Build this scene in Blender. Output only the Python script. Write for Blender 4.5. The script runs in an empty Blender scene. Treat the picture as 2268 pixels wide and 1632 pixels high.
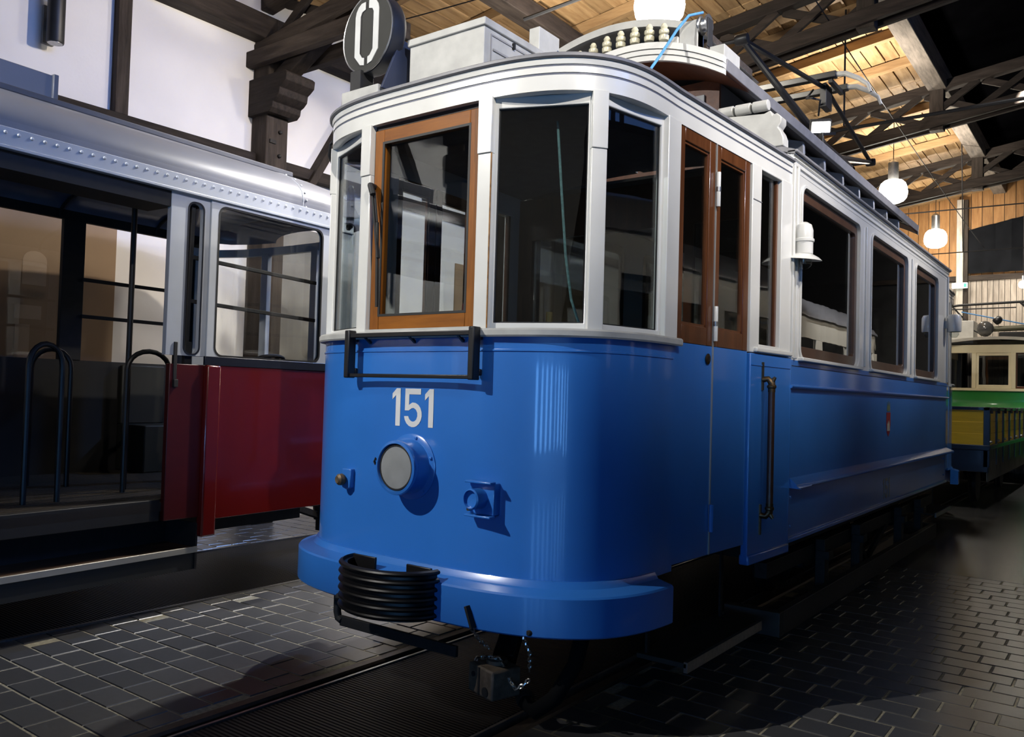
import bpy, math, random
from mathutils import Vector, Matrix
random.seed(7)
S = bpy.context.scene
COL = S.collection
PI = math.pi

# ------------------------------------------------------------------ camera
CP = Vector((2.73, -2.886, 1.47))
YAW, PIT, ROL, FPX = math.radians(36.7024), math.radians(1.7263), math.radians(1.6362), 1840.5
fw = Vector((-math.sin(YAW)*math.cos(PIT), math.cos(YAW)*math.cos(PIT), math.sin(PIT)))
rt = Vector((math.cos(YAW), math.sin(YAW), 0)); up = rt.cross(fw)
r2 = rt*math.cos(ROL)+up*math.sin(ROL); u2 = up*math.cos(ROL)-rt*math.sin(ROL)
cd = bpy.data.cameras.new('camera'); cam = bpy.data.objects.new('camera', cd); COL.objects.link(cam)
cd.sensor_fit = 'HORIZONTAL'; cd.sensor_width = 36.0; cd.lens = FPX/2268*36.0
cd.clip_start = 0.05; cd.clip_end = 200
m = Matrix((r2, u2, -fw)).transposed().to_4x4(); m.translation = CP; cam.matrix_world = m
S.camera = cam

# ------------------------------------------------------------------ world, exposure
S.view_settings.view_transform = 'Standard'; S.view_settings.look = 'None'
S.view_settings.exposure = 0.0; S.view_settings.gamma = 1.0; S.view_settings.use_curve_mapping = False
w = bpy.data.worlds.new('world'); S.world = w; w.use_nodes = True
bg = w.node_tree.nodes['Background']; bg.inputs[0].default_value = (0.30, 0.42, 0.75, 1); bg.inputs[1].default_value = 0.05

S.cycles.max_bounces = 6; S.cycles.diffuse_bounces = 3; S.cycles.glossy_bounces = 3; S.cycles.transmission_bounces = 3; S.cycles.transparent_max_bounces = 12

# ------------------------------------------------------------------ lights of the hall
def aim(o, target):
    o.rotation_euler = (Vector(target)-o.location).to_track_quat('-Z', 'Y').to_euler()
def spot(name, loc, target, power, col, size_deg, blend=0.4, radius=0.05):
    l = bpy.data.lights.new(name, 'SPOT'); l.energy = power; l.color = col
    l.spot_size = math.radians(size_deg); l.spot_blend = blend; l.shadow_soft_size = radius
    o = bpy.data.objects.new(name, l); COL.objects.link(o); o.location = loc; aim(o, target); return o
def area(name, loc, target, sx, sy, power, col):
    l = bpy.data.lights.new(name, 'AREA'); l.shape = 'RECTANGLE'; l.size = sx; l.size_y = sy; l.energy = power; l.color = col
    o = bpy.data.objects.new(name, l); COL.objects.link(o); o.location = loc; aim(o, target); return o
def point(name, loc, power, col, radius=0.1):
    l = bpy.data.lights.new(name, 'POINT'); l.energy = power; l.color = col; l.shadow_soft_size = radius
    o = bpy.data.objects.new(name, l); COL.objects.link(o); o.location = loc; return o
WARM = (1.0, 0.93, 0.82); NEUT = (1.0, 0.97, 0.92); BLUE = (0.20, 0.36, 1.0)
# ceiling spotlight aimed at the tram's front
spot('front_spotlight', (-2.0, -4.4, 4.95), (0.0, 0.2, 1.7), 1800, NEUT, 80, 0.6, 0.018)
# spotlights on the trusses washing the white wall
spot('wall_spotlight', (-1.3, 2.2, 5.0), (-5.0, 1.2, 3.4), 360, (1.0, 0.87, 0.72), 95, 0.8, 0.05)
spot('wall_spotlight', (-1.4, 6.3, 5.1), (-5.0, 5.3, 2.6), 380, (1.0, 0.87, 0.72), 95, 0.8, 0.05)
spot('wall_spotlight', (-1.6, -2.2, 5.0), (-5.0, -3.2, 3.2), 620, NEUT, 95, 0.8, 0.05)
spot('wall_spotlight', (-1.6, -6.0, 5.0), (-5.0, -6.6, 3.6), 900, NEUT, 95, 0.8, 0.05)
# daylight: tall windows in the front gable and in the right-hand wall
area('daylight_right', (8.75, 3.0, 6.8), (1.0, 2.6, 4.6), 10.0, 1.5, 90, (0.20, 0.38, 1.0)).data.spread = math.radians(40)
spot('aisle_fill', (-1.35, 2.9, 5.2), (-1.7, -0.4, 0.2), 850, (1.0, 0.97, 0.92), 62, 0.8, 0.06)  # unseen spot added to brighten the left floor and the red tram's side
# unseen spots added in the nave to brighten the trams and the wagon
spot('nave_fill', (4.6, 1.6, 5.9), (1.05, 2.2, 3.6), 1600, (1.0, 0.92, 0.82), 47, 1.0, 0.06)
spot('nave_fill', (4.6, 6.0, 5.9), (1.05, 5.4, 3.6), 1600, (1.0, 0.92, 0.82), 47, 1.0, 0.06)
spot('nave_fill', (5.2, -3.2, 5.9), (0.9, 0.5, 3.8), 2300, (1.0, 0.93, 0.84), 42, 1.0, 0.06)
spot('nave_fill', (4.6, 8.8, 5.9), (1.05, 7.5, 3.5), 900, (1.0, 0.92, 0.82), 47, 1.0, 0.06)
spot('nave_fill', (1.95, 7.0, 6.2), (0.6, 10.6, 1.2), 850, NEUT, 34, 0.8, 0.06)
spot('nave_fill', (1.5, 11.0, 6.2), (0.7, 15.7, 1.8), 650, WARM, 34, 0.8, 0.06)
spot('gable_fill', (2.0, -4.6, 5.8), (2.6, -9.5, 2.8), 220, NEUT, 95, 0.8, 0.06)  # unseen spot added to light the front gable for the window reflections
spot('nave_fill', (1.6, 12.0, 6.3), (3.7, 14.0, 2.2), 1300, NEUT, 80, 0.8, 0.06)
# blue accent spot at the back of the left-hand track
spot('blue_accent', (-2.4, 5.0, 5.1), (-2.9, 2.1, 0.0), 650, (0.20, 0.42, 1.0), 54, 0.5, 0.05)
# uplights that brighten the boarded ceiling
spot('ceiling_uplight', (-0.45, 9.4, 5.2), (-0.25, 9.6, 6.6), 420, WARM, 150, 0.9, 0.08)
spot('ceiling_uplight', (-0.55, 13.6, 5.2), (-0.3, 13.8, 6.6), 420, WARM, 150, 0.9, 0.08)
spot('ceiling_uplight', (-1.9, 4.3, 4.75), (-2.0, 4.7, 6.3), 300, WARM, 150, 0.9, 0.08)  # unseen lamp added to brighten the near ceiling boards
spot('ceiling_uplight', (-4.2, 1.6, 4.6), (-4.0, 2.0, 6.0), 40, WARM, 150, 0.9, 0.08)
spot('back_spotlight', (0.2, 15.2, 5.6), (0.2, 18.9, 3.2), 420, WARM, 110, 0.8, 0.08)

# ------------------------------------------------------------------ materials
MATS = {}
def mat(name, col, rough=0.5, metal=0.0, var=0.06, scale=8.0, bump=0.0, bscale=60.0, coat=0.0, stretch=None, spec=0.5):
    if name in MATS: return MATS[name]
    M = bpy.data.materials.new(name); M.use_nodes = True; nt = M.node_tree; N = nt.nodes; L = nt.links
    b = N['Principled BSDF']; b.inputs['Roughness'].default_value = rough; b.inputs['Metallic'].default_value = metal
    b.inputs['Coat Weight'].default_value = coat; b.inputs['Coat Roughness'].default_value = 0.06
    b.inputs['Specular IOR Level'].default_value = spec
    tc = N.new('ShaderNodeTexCoord'); mp = N.new('ShaderNodeMapping'); L.new(tc.outputs['Object'], mp.inputs[0])
    if stretch: mp.inputs['Scale'].default_value = stretch
    nz = N.new('ShaderNodeTexNoise'); nz.inputs['Scale'].default_value = scale; nz.inputs['Detail'].default_value = 5
    L.new(mp.outputs[0], nz.inputs['Vector'])
    rp = N.new('ShaderNodeValToRGB'); L.new(nz.outputs['Fac'], rp.inputs[0])
    rp.color_ramp.elements[0].position = 0.3; rp.color_ramp.elements[1].position = 0.7
    rp.color_ramp.elements[0].color = tuple(max(0, c*(1-var)) for c in col)+(1,)
    rp.color_ramp.elements[1].color = tuple(min(1, c*(1+var)) for c in col)+(1,)
    L.new(rp.outputs[0], b.inputs['Base Color'])
    if bump > 0:
        n2 = N.new('ShaderNodeTexNoise'); n2.inputs['Scale'].default_value = bscale; n2.inputs['Detail'].default_value = 4
        L.new(mp.outputs[0], n2.inputs['Vector'])
        bp = N.new('ShaderNodeBump'); bp.inputs['Strength'].default_value = bump; bp.inputs['Distance'].default_value = 0.01
        L.new(n2.outputs['Fac'], bp.inputs['Height']); L.new(bp.outputs[0], b.inputs['Normal'])
    MATS[name] = M; return M
def wood(name, c1, c2, rough=0.55, axis='Y', scale=3.0, coat=0.0, bump=0.15, objvar=0.0):
    if name in MATS: return MATS[name]
    M = bpy.data.materials.new(name); M.use_nodes = True; nt = M.node_tree; N = nt.nodes; L = nt.links
    b = N['Principled BSDF']; b.inputs['Roughness'].default_value = rough; b.inputs['Specular IOR Level'].default_value = 0.25
    b.inputs['Coat Weight'].default_value = coat; b.inputs['Coat Roughness'].default_value = 0.12
    tc = N.new('ShaderNodeTexCoord'); mp = N.new('ShaderNodeMapping'); L.new(tc.outputs['Object'], mp.inputs[0])
    st = {'X': (0.12, 1, 1), 'Y': (1, 0.12, 1), 'Z': (1, 1, 0.12)}[axis]
    mp.inputs['Scale'].default_value = st
    oi = N.new('ShaderNodeObjectInfo'); ad = N.new('ShaderNodeVectorMath'); ad.operation = 'ADD'
    mu = N.new('ShaderNodeMath'); mu.operation = 'MULTIPLY'; mu.inputs[1].default_value = 37.0
    L.new(oi.outputs['Random'], mu.inputs[0]); L.new(mp.outputs[0], ad.inputs[0]); L.new(mu.outputs[0], ad.inputs[1])
    nz = N.new('ShaderNodeTexNoise'); nz.inputs['Scale'].default_value = scale*6; nz.inputs['Detail'].default_value = 8; nz.inputs['Roughness'].default_value = 0.65
    L.new(ad.outputs[0], nz.inputs['Vector'])
    rp = N.new('ShaderNodeValToRGB'); L.new(nz.outputs['Fac'], rp.inputs[0])
    rp.color_ramp.elements[0].position = 0.32; rp.color_ramp.elements[1].position = 0.72
    rp.color_ramp.elements[0].color = c1+(1,); rp.color_ramp.elements[1].color = c2+(1,)
    out = rp.outputs[0]
    if objvar > 0:
        hs = N.new('ShaderNodeHueSaturation'); mr = N.new('ShaderNodeMapRange')
        mr.inputs['To Min'].default_value = 1-objvar; mr.inputs['To Max'].default_value = 1+objvar
        L.new(oi.outputs['Random'], mr.inputs['Value']); L.new(mr.outputs[0], hs.inputs['Value']); L.new(out, hs.inputs['Color']); out = hs.outputs[0]
    L.new(out, b.inputs['Base Color'])
    bp = N.new('ShaderNodeBump'); bp.inputs['Strength'].default_value = bump; bp.inputs['Distance'].default_value = 0.01
    L.new(nz.outputs['Fac'], bp.inputs['Height']); L.new(bp.outputs[0], b.inputs['Normal'])
    MATS[name] = M; return M
def glass(name, tint=(0.85, 0.88, 0.88), refl=1.0, rough=0.0):
    M = bpy.data.materials.new(name); M.use_nodes = True; nt = M.node_tree; N = nt.nodes; L = nt.links
    N.remove(N['Principled BSDF']); o = N['Material Output']
    t = N.new('ShaderNodeBsdfTransparent'); t.inputs[0].default_value = tint+(1,)
    g = N.new('ShaderNodeBsdfGlossy'); g.inputs['Roughness'].default_value = rough
    f = N.new('ShaderNodeLayerWeight'); f.inputs[0].default_value = 0.5
    pw = N.new('ShaderNodeMath'); pw.operation = 'POWER'; pw.inputs[1].default_value = 5.0; L.new(f.outputs['Facing'], pw.inputs[0])
    ma = N.new('ShaderNodeMath'); ma.operation = 'MULTIPLY_ADD'; ma.inputs[1].default_value = 0.955; ma.inputs[2].default_value = 0.045; L.new(pw.outputs[0], ma.inputs[0])
    mu = N.new('ShaderNodeMath'); mu.operation = 'MULTIPLY'; mu.inputs[1].default_value = refl; mu.use_clamp = True
    tc = N.new('ShaderNodeTexCoord'); nz = N.new('ShaderNodeTexNoise'); nz.inputs['Scale'].default_value = 2.2
    bp = N.new('ShaderNodeBump'); bp.inputs['Strength'].default_value = 0.04; bp.inputs['Distance'].default_value = 0.02
    L.new(tc.outputs['Object'], nz.inputs['Vector']); L.new(nz.outputs['Fac'], bp.inputs['Height'])
    L.new(bp.outputs[0], g.inputs['Normal'])
    mx = N.new('ShaderNodeMixShader'); L.new(ma.outputs[0], mu.inputs[0]); L.new(mu.outputs[0], mx.inputs[0])
    L.new(t.outputs[0], mx.inputs[1]); L.new(g.outputs[0], mx.inputs[2]); L.new(mx.outputs[0], o.inputs[0])
    MATS[name] = M; return M
def frosted(name, col, fac, rough=0.2):
    M = mat(name, col, rough, var=0.08, scale=12); N = M.node_tree.nodes; L = M.node_tree.links
    t = N.new('ShaderNodeBsdfTransparent'); mx = N.new('ShaderNodeMixShader'); mx.inputs[0].default_value = fac
    L.new(t.outputs[0], mx.inputs[1]); L.new(N['Principled BSDF'].outputs[0], mx.inputs[2]); L.new(mx.outputs[0], N['Material Output'].inputs[0])
    return M
def emit(name, col, s):
    M = bpy.data.materials.new(name); M.use_nodes = True; N = M.node_tree.nodes
    b = N['Principled BSDF']; b.inputs['Base Color'].default_value = col+(1,)
    b.inputs['Emission Color'].default_value = col+(1,); b.inputs['Emission Strength'].default_value = s
    MATS[name] = M; return M

BLUEP = mat('blue_paint', (0.024, 0.145, 0.48), 0.28, var=0.05, scale=3, coat=0.6)
BLUEL = mat('blue_paint_ledge', (0.026, 0.15, 0.50), 0.3, var=0.05, scale=3, coat=0.5)
WHITE = mat('white_paint', (0.60, 0.60, 0.57), 0.28, var=0.05, scale=4, coat=0.5)
WHITED = mat('weathered_white_paint', (0.37, 0.37, 0.35), 0.5, var=0.14, scale=9)
GREYP = mat('grey_paint', (0.16, 0.16, 0.17), 0.5, var=0.12, scale=12, bump=0.05)
BLACK = mat('black_paint', (0.004, 0.004, 0.005), 0.4, var=0.2)
BLACKM = mat('black_matt', (0.008, 0.008, 0.009), 0.7, var=0.3, scale=20)
IRON = mat('dirty_iron', (0.018, 0.016, 0.014), 0.62, 0.4, var=0.35, scale=25, bump=0.15)
STEEL = mat('bare_steel', (0.38, 0.38, 0.38), 0.32, 0.9, var=0.15, scale=30)
CHAINM = mat('zinc_chain', (0.6, 0.6, 0.58), 0.3, 1.0, var=0.1)
BRONZE = mat('dark_bronze', (0.085, 0.055, 0.028), 0.35, 0.8, var=0.3, scale=20)
BRASS = mat('brass', (0.45, 0.33, 0.12), 0.3, 0.9, var=0.1)
OAK = wood('varnished_oak', (0.15, 0.046, 0.0035), (0.25, 0.086, 0.007), 0.5, 'Z', 4, coat=0.0, bump=0.05)
OAKX = wood('varnished_oak_rail', (0.15, 0.046, 0.0035), (0.25, 0.086, 0.007), 0.5, 'X', 4, coat=0.0, bump=0.05)
TEAK = wood('dark_teak', (0.06, 0.020, 0.007), (0.115, 0.040, 0.014), 0.3, 'Z', 4, coat=0.4, bump=0.05)
GLASS = glass('window_glass', (0.80, 0.83, 0.83), 1.25)
GLASSD = glass('dusky_glass', (0.45, 0.48, 0.48), 2.2)
GLASSC = glass('clear_glass', (0.95, 0.96, 0.96), 0.8)
INTER = mat('interior_dark', (0.035, 0.028, 0.022), 0.7, var=0.3)
INTERW = mat('interior_ceiling_paint', (0.10, 0.10, 0.095), 0.6, var=0.2)
LENS = frosted('lens_glass', (0.42, 0.43, 0.42), 0.55)
RUBBER = mat('rubber', (0.005, 0.005, 0.005), 0.6, var=0.2)

# ------------------------------------------------------------------ mesh builder
def lin(a, b, n): return [a+(b-a)*i/(n-1) for i in range(n)]
class MB:
    def __init__(s): s.v = []; s.f = []
    def add(s, vs, fs):
        o = len(s.v); s.v += [tuple(p) for p in vs]; s.f += [tuple(o+i for i in q) for q in fs]; return s
    def box(s, x0, x1, y0, y1, z0, z1):
        return s.add([(x0,y0,z0),(x1,y0,z0),(x1,y1,z0),(x0,y1,z0),(x0,y0,z1),(x1,y0,z1),(x1,y1,z1),(x0,y1,z1)],
                     [(0,3,2,1),(4,5,6,7),(0,1,5,4),(1,2,6,5),(2,3,7,6),(3,0,4,7)])
    def hexa(s, b, t):
        return s.add(list(b)+list(t), [(0,3,2,1),(4,5,6,7),(0,1,5,4),(1,2,6,5),(2,3,7,6),(3,0,4,7)])
    def slab(s, p0, p1, z0, z1, t):
        d = Vector((p1[0]-p0[0], p1[1]-p0[1])).normalized(); n = Vector((-d.y, d.x))*t
        a, b = Vector(p0[:2]), Vector(p1[:2])
        q = [a, b, b+n, a+n]
        return s.hexa([(v.x,v.y,z0) for v in q], [(v.x,v.y,z1) for v in q])
    def bar(s, p, q, w, h, upv=(0,0,1)):
        p, q = Vector(p), Vector(q); d = (q-p).normalized(); u = Vector(upv)
        if abs(d.dot(u)) > 0.98: u = Vector((1,0,0))
        a = d.cross(u).normalized(); b = a.cross(d).normalized()
        k = [(-1,-1),(1,-1),(1,1),(-1,1)]
        return s.hexa([p+a*(i*w/2)+b*(j*h/2) for i,j in k], [q+a*(i*w/2)+b*(j*h/2) for i,j in k])
    def tube(s, pts, r, n=8, closed=False):
        P = [Vector(p) for p in pts]; m = len(P); R = r if isinstance(r, (list, tuple)) else [r]*m
        rings = []; prev = None
        for i in range(m):
            if closed: d = P[(i+1)%m]-P[i-1]
            else: d = P[min(i+1,m-1)]-P[max(i-1,0)]
            d.normalize()
            if prev is None:
                a = d.cross(Vector((0,0,1)))
                if a.length < 1e-3: a = d.cross(Vector((1,0,0)))
            else: a = prev-d*prev.dot(d)
            a.normalize(); prev = a; b = d.cross(a)
            rings.append([P[i]+(a*math.cos(2*PI*k/n)+b*math.sin(2*PI*k/n))*R[i] for k in range(n)])
        vs = [v for g in rings for v in g]; fs = []
        for i in range(m if closed else m-1):
            j = (i+1)%m
            for k in range(n): fs.append((i*n+k, i*n+(k+1)%n, j*n+(k+1)%n, j*n+k))
        if not closed: fs += [tuple(range(n-1,-1,-1)), tuple((m-1)*n+k for k in range(n))]
        return s.add(vs, fs)
    def lathe(s, prof, c, axis=(0,0,1), n=24):
        ax = Vector(axis).normalized(); a = ax.cross(Vector((0,0,1)))
        if a.length < 1e-3: a = Vector((1,0,0))
        a.normalize(); b = ax.cross(a); c = Vector(c)
        vs = [c+ax*h+(a*math.cos(2*PI*k/n)+b*math.sin(2*PI*k/n))*max(r,1e-4) for r,h in prof for k in range(n)]
        fs = []; m = len(prof)
        for i in range(m-1):
            for k in range(n): fs.append((i*n+k, i*n+(k+1)%n, (i+1)*n+(k+1)%n, (i+1)*n+k))
        fs += [tuple(range(n-1,-1,-1)), tuple((m-1)*n+k for k in range(n))]
        return s.add(vs, fs)
    def sweep(s, path, prof, closed=False):
        P = [Vector(p[:2]) for p in path]; m = len(P); n = len(prof); vs = []
        for i in range(m):
            t = (P[(i+1)%m]-P[i-1]) if closed else (P[min(i+1,m-1)]-P[max(i-1,0)])
            t.normalize(); o = Vector((-t.y, t.x))
            dz = path[i][2] if len(path[i]) > 2 else 0
            for off, z in prof: vs.append((P[i].x+o.x*off, P[i].y+o.y*off, z+dz))
        fs = []
        for i in range(m if closed else m-1):
            j = (i+1)%m
            for k in range(n): fs.append((i*n+k, j*n+k, j*n+(k+1)%n, i*n+(k+1)%n))
        if not closed: fs += [tuple(range(n)), tuple((m-1)*n+k for k in range(n-1,-1,-1))]
        return s.add(vs, fs)
    def grid(s, rows, thick=0.0, nrm=None):
        # rows of points -> sheet; with thick: solid, second skin offset along nrm
        R, Cn = len(rows), len(rows[0]); vs = [Vector(p) for r in rows for p in r]; fs = []
        for i in range(R-1):
            for j in range(Cn-1): fs.append((i*Cn+j, i*Cn+j+1, (i+1)*Cn+j+1, (i+1)*Cn+j))
        if thick:
            k = len(vs); nv = Vector(nrm)*thick; vs += [v+nv for v in vs[:k]]
            fs += [tuple(k+i for i in reversed(f)) for f in list(fs)]
            for j in range(Cn-1):
                fs.append((j+1, j, k+j, k+j+1)); e = (R-1)*Cn; fs.append((e+j, e+j+1, k+e+j+1, k+e+j))
            for i in range(R-1):
                fs.append((i*Cn, (i+1)*Cn, k+(i+1)*Cn, k+i*Cn)); e = Cn-1
                fs.append(((i+1)*Cn+e, i*Cn+e, k+i*Cn+e, k+(i+1)*Cn+e))
        return s.add(vs, fs)
    def poly(s, pts2, org, U, V, t):
        # extruded planar polygon: org + u*U + v*V, thickness t along U x V
        U, V = Vector(U), Vector(V); N = U.cross(V).normalized()*t; o = Vector(org); n = len(pts2)
        a = [o+U*x+V*y for x,y in pts2]; b = [p+N for p in a]
        return s.add(a+b, [tuple(range(n-1,-1,-1)), tuple(range(n,2*n))]+[(i,(i+1)%n,n+(i+1)%n,n+i) for i in range(n)])
    def strip2(s, A, B, org, U, V, t):
        # closed ring between two 2-D loops A and B of equal length, extruded
        U, V = Vector(U), Vector(V); N = U.cross(V).normalized()*t; o = Vector(org); n = len(A)
        pa = [o+U*x+V*y for x,y in A]; pb = [o+U*x+V*y for x,y in B]
        vs = pa+pb+[p+N for p in pa]+[p+N for p in pb]; fs = []
        for i in range(n):
            j = (i+1)%n
            fs += [(i,n+i,n+j,j), (2*n+i,2*n+j,3*n+j,3*n+i), (i,j,2*n+j,2*n+i), (n+j,n+i,3*n+i,3*n+j)]
        return s.add(vs, fs)
    def xf(s, M):
        s.v = [tuple(M @ Vector(p)) for p in s.v]; return s
    def build(s, name, material, parent=None, bevel=0.0, smooth=35, seg=2):
        me = bpy.data.meshes.new(name); me.from_pydata(s.v, [], s.f); me.validate(); me.update()
        if material: me.materials.append(material)
        if smooth:
            me.polygons.foreach_set('use_smooth', [True]*len(me.polygons))
            me.set_sharp_from_angle(angle=math.radians(smooth))
        o = bpy.data.objects.new(name, me); COL.objects.link(o)
        if parent: o.parent = parent
        if bevel > 0:
            b = o.modifiers.new('bevel', 'BEVEL'); b.width = bevel; b.segments = seg; b.limit_method = 'ANGLE'; b.angle_limit = math.radians(40)
        return o
def rrect(u0, u1, v0, v1, r, k=6):
    P = []
    for (cx, cy, a0) in ((u1-r,v1-r,0),(u0+r,v1-r,90),(u0+r,v0+r,180),(u1-r,v0+r,270)):
        for i in range(k+1):
            a = math.radians(a0+90*i/k); P.append((cx+r*math.cos(a), cy+r*math.sin(a)))
    return P
def rcorn(u0, u1, v0, v1, k=6):
    return [c for c in ((u1,v1),(u0,v1),(u0,v0),(u1,v0)) for _ in range(k+1)]
def empty(name, loc=(0,0,0), rz=0.0):
    o = bpy.data.objects.new(name, None); COL.objects.link(o); o.location = loc; o.rotation_euler = (0,0,rz); o.empty_display_size = 0.2; return o
def tag(o, label, cat, group=None, kind=None):
    o['label'] = label; o['category'] = cat
    if group: o['group'] = group
    if kind: o['kind'] = kind
    return o
def struct(o, label=None):
    o['kind'] = 'structure'
    if label: o['label'] = label
    return o
def link_copy(src, parent, loc, rz=None):
    c = src.copy(); COL.objects.link(c); c.parent = parent; c.location = loc
    if rz is not None: c.rotation_euler = (0,0,rz)
    return c
# ------------------------------------------------------------------ the hall
SAND = mat('joint_sand', (0.27, 0.245, 0.175), 0.95, var=0.3, scale=40, bump=0.3, bscale=150)
TIMB = wood('dark_timber', (0.014, 0.010, 0.008), (0.045, 0.034, 0.027), 0.8, 'X', 3, bump=0.4, objvar=0.3)
TIMBZ = wood('dark_timber_post', (0.016, 0.012, 0.009), (0.050, 0.038, 0.030), 0.8, 'Z', 3, bump=0.4, objvar=0.3)
TIMBY = wood('dark_timber_rail', (0.014, 0.010, 0.008), (0.045, 0.034, 0.027), 0.8, 'Y', 3, bump=0.4, objvar=0.3)
PINE = wood('ceiling_pine', (0.24, 0.14, 0.062), (0.44, 0.29, 0.145), 0.6, 'Y', 2.5, bump=0.2, objvar=0.22)
PINEX = wood('rafter_pine', (0.19, 0.11, 0.05), (0.36, 0.235, 0.115), 0.65, 'X', 2.5, bump=0.2, objvar=0.15)
PINEZ = wood('gable_pine', (0.22, 0.105, 0.035), (0.40, 0.21, 0.08), 0.6, 'Z', 2.5, bump=0.2, objvar=0.15)
GREYW = wood('weathered_boards', (0.20, 0.17, 0.14), (0.38, 0.33, 0.28), 0.8, 'Z', 3, bump=0.3, objvar=0.15)
PALEW = wood('pale_post', (0.30, 0.27, 0.23), (0.52, 0.48, 0.42), 0.8, 'Z', 4, bump=0.3)
PLAST = mat('white_plaster', (0.74, 0.72, 0.70), 0.9, var=0.03, scale=2, bump=0.08, bscale=30)
DARKP = mat('dark_plaster', (0.05, 0.05, 0.055), 0.9, var=0.15, scale=2)
VOID = mat('unlit_black', (0.0012, 0.0012, 0.0015), 1.0, spec=0.0, var=0.3, scale=3)  # near-black colour stands in for the unlit nave roof
FELT = mat('grey_black_felt', (0.007, 0.0075, 0.009), 0.95, var=0.25, scale=4, bump=0.2, bscale=20, spec=0.05)
BEIGE = mat('beige_print', (0.30, 0.205, 0.125), 0.8, var=0.06, scale=3)
BEIGE2 = mat('reflection_beige', (0.42, 0.31, 0.215), 0.8, var=0.05, scale=3)

def paver_material():
    M = bpy.data.materials.new('paver_stone'); M.use_nodes = True; N = M.node_tree.nodes; L = M.node_tree.links; b = N['Principled BSDF']
    oi = N.new('ShaderNodeObjectInfo'); tc = N.new('ShaderNodeTexCoord'); nz = N.new('ShaderNodeTexNoise')
    ad = N.new('ShaderNodeVectorMath'); ad.operation = 'ADD'; L.new(tc.outputs['Object'], ad.inputs[0]); L.new(oi.outputs['Location'], ad.inputs[1])
    nz.inputs['Scale'].default_value = 30; nz.inputs['Detail'].default_value = 6; L.new(ad.outputs[0], nz.inputs['Vector'])
    rp = N.new('ShaderNodeValToRGB'); rp.color_ramp.elements[0].color = (0.045, 0.045, 0.046, 1); rp.color_ramp.elements[1].color = (0.075, 0.075, 0.076, 1)
    L.new(nz.outputs['Fac'], rp.inputs[0])
    hs = N.new('ShaderNodeHueSaturation'); mr = N.new('ShaderNodeMapRange'); mr.inputs['To Min'].default_value = 0.86; mr.inputs['To Max'].default_value = 1.14
    L.new(oi.outputs['Random'], mr.inputs['Value']); L.new(mr.outputs[0], hs.inputs['Value']); L.new(rp.outputs[0], hs.inputs['Color'])
    L.new(hs.outputs[0], b.inputs['Base Color']); b.inputs['Roughness'].default_value = 0.28; b.inputs['Specular IOR Level'].default_value = 0.65
    bp = N.new('ShaderNodeBump'); bp.inputs['Strength'].default_value = 0.03; bp.inputs['Distance'].default_value = 0.005
    L.new(nz.outputs['Fac'], bp.inputs['Height']); L.new(bp.outputs[0], b.inputs['Normal']); return M
PAVE = paver_material()
def brick_material():
    M = bpy.data.materials.new('paving_field'); M.use_nodes = True; N = M.node_tree.nodes; L = M.node_tree.links; b = N['Principled BSDF']
    tc = N.new('ShaderNodeTexCoord'); br = N.new('ShaderNodeTexBrick'); L.new(tc.outputs['Object'], br.inputs['Vector'])
    br.inputs['Color1'].default_value = (0.048, 0.048, 0.05, 1); br.inputs['Color2'].default_value = (0.062, 0.062, 0.064, 1); br.inputs['Mortar'].default_value = (0.10, 0.09, 0.065, 1)
    br.inputs['Scale'].default_value = 1.0; br.inputs['Brick Width'].default_value = 0.24; br.inputs['Row Height'].default_value = 0.168; br.inputs['Mortar Size'].default_value = 0.006
    L.new(br.outputs['Color'], b.inputs['Base Color']); b.inputs['Roughness'].default_value = 0.24; b.inputs['Specular IOR Level'].default_value = 0.65; return M
FIELD = brick_material()
def mat_material():
    M = bpy.data.materials.new('ribbed_rubber'); M.use_nodes = True; N = M.node_tree.nodes; L = M.node_tree.links; b = N['Principled BSDF']
    b.inputs['Base Color'].default_value = (0.007, 0.007, 0.008, 1); b.inputs['Roughness'].default_value = 0.5; b.inputs['Specular IOR Level'].default_value = 0.25
    tc = N.new('ShaderNodeTexCoord'); wv = N.new('ShaderNodeTexWave'); wv.bands_direction = 'Y'; wv.inputs['Scale'].default_value = 14.0; wv.inputs['Distortion'].default_value = 0.0
    L.new(tc.outputs['Object'], wv.inputs['Vector']); bp = N.new('ShaderNodeBump'); bp.inputs['Strength'].default_value = 0.7; bp.inputs['Distance'].default_value = 0.008
    L.new(wv.outputs['Fac'], bp.inputs['Height']); L.new(bp.outputs[0], b.inputs['Normal']); return M
RIBBED = mat_material()

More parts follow.
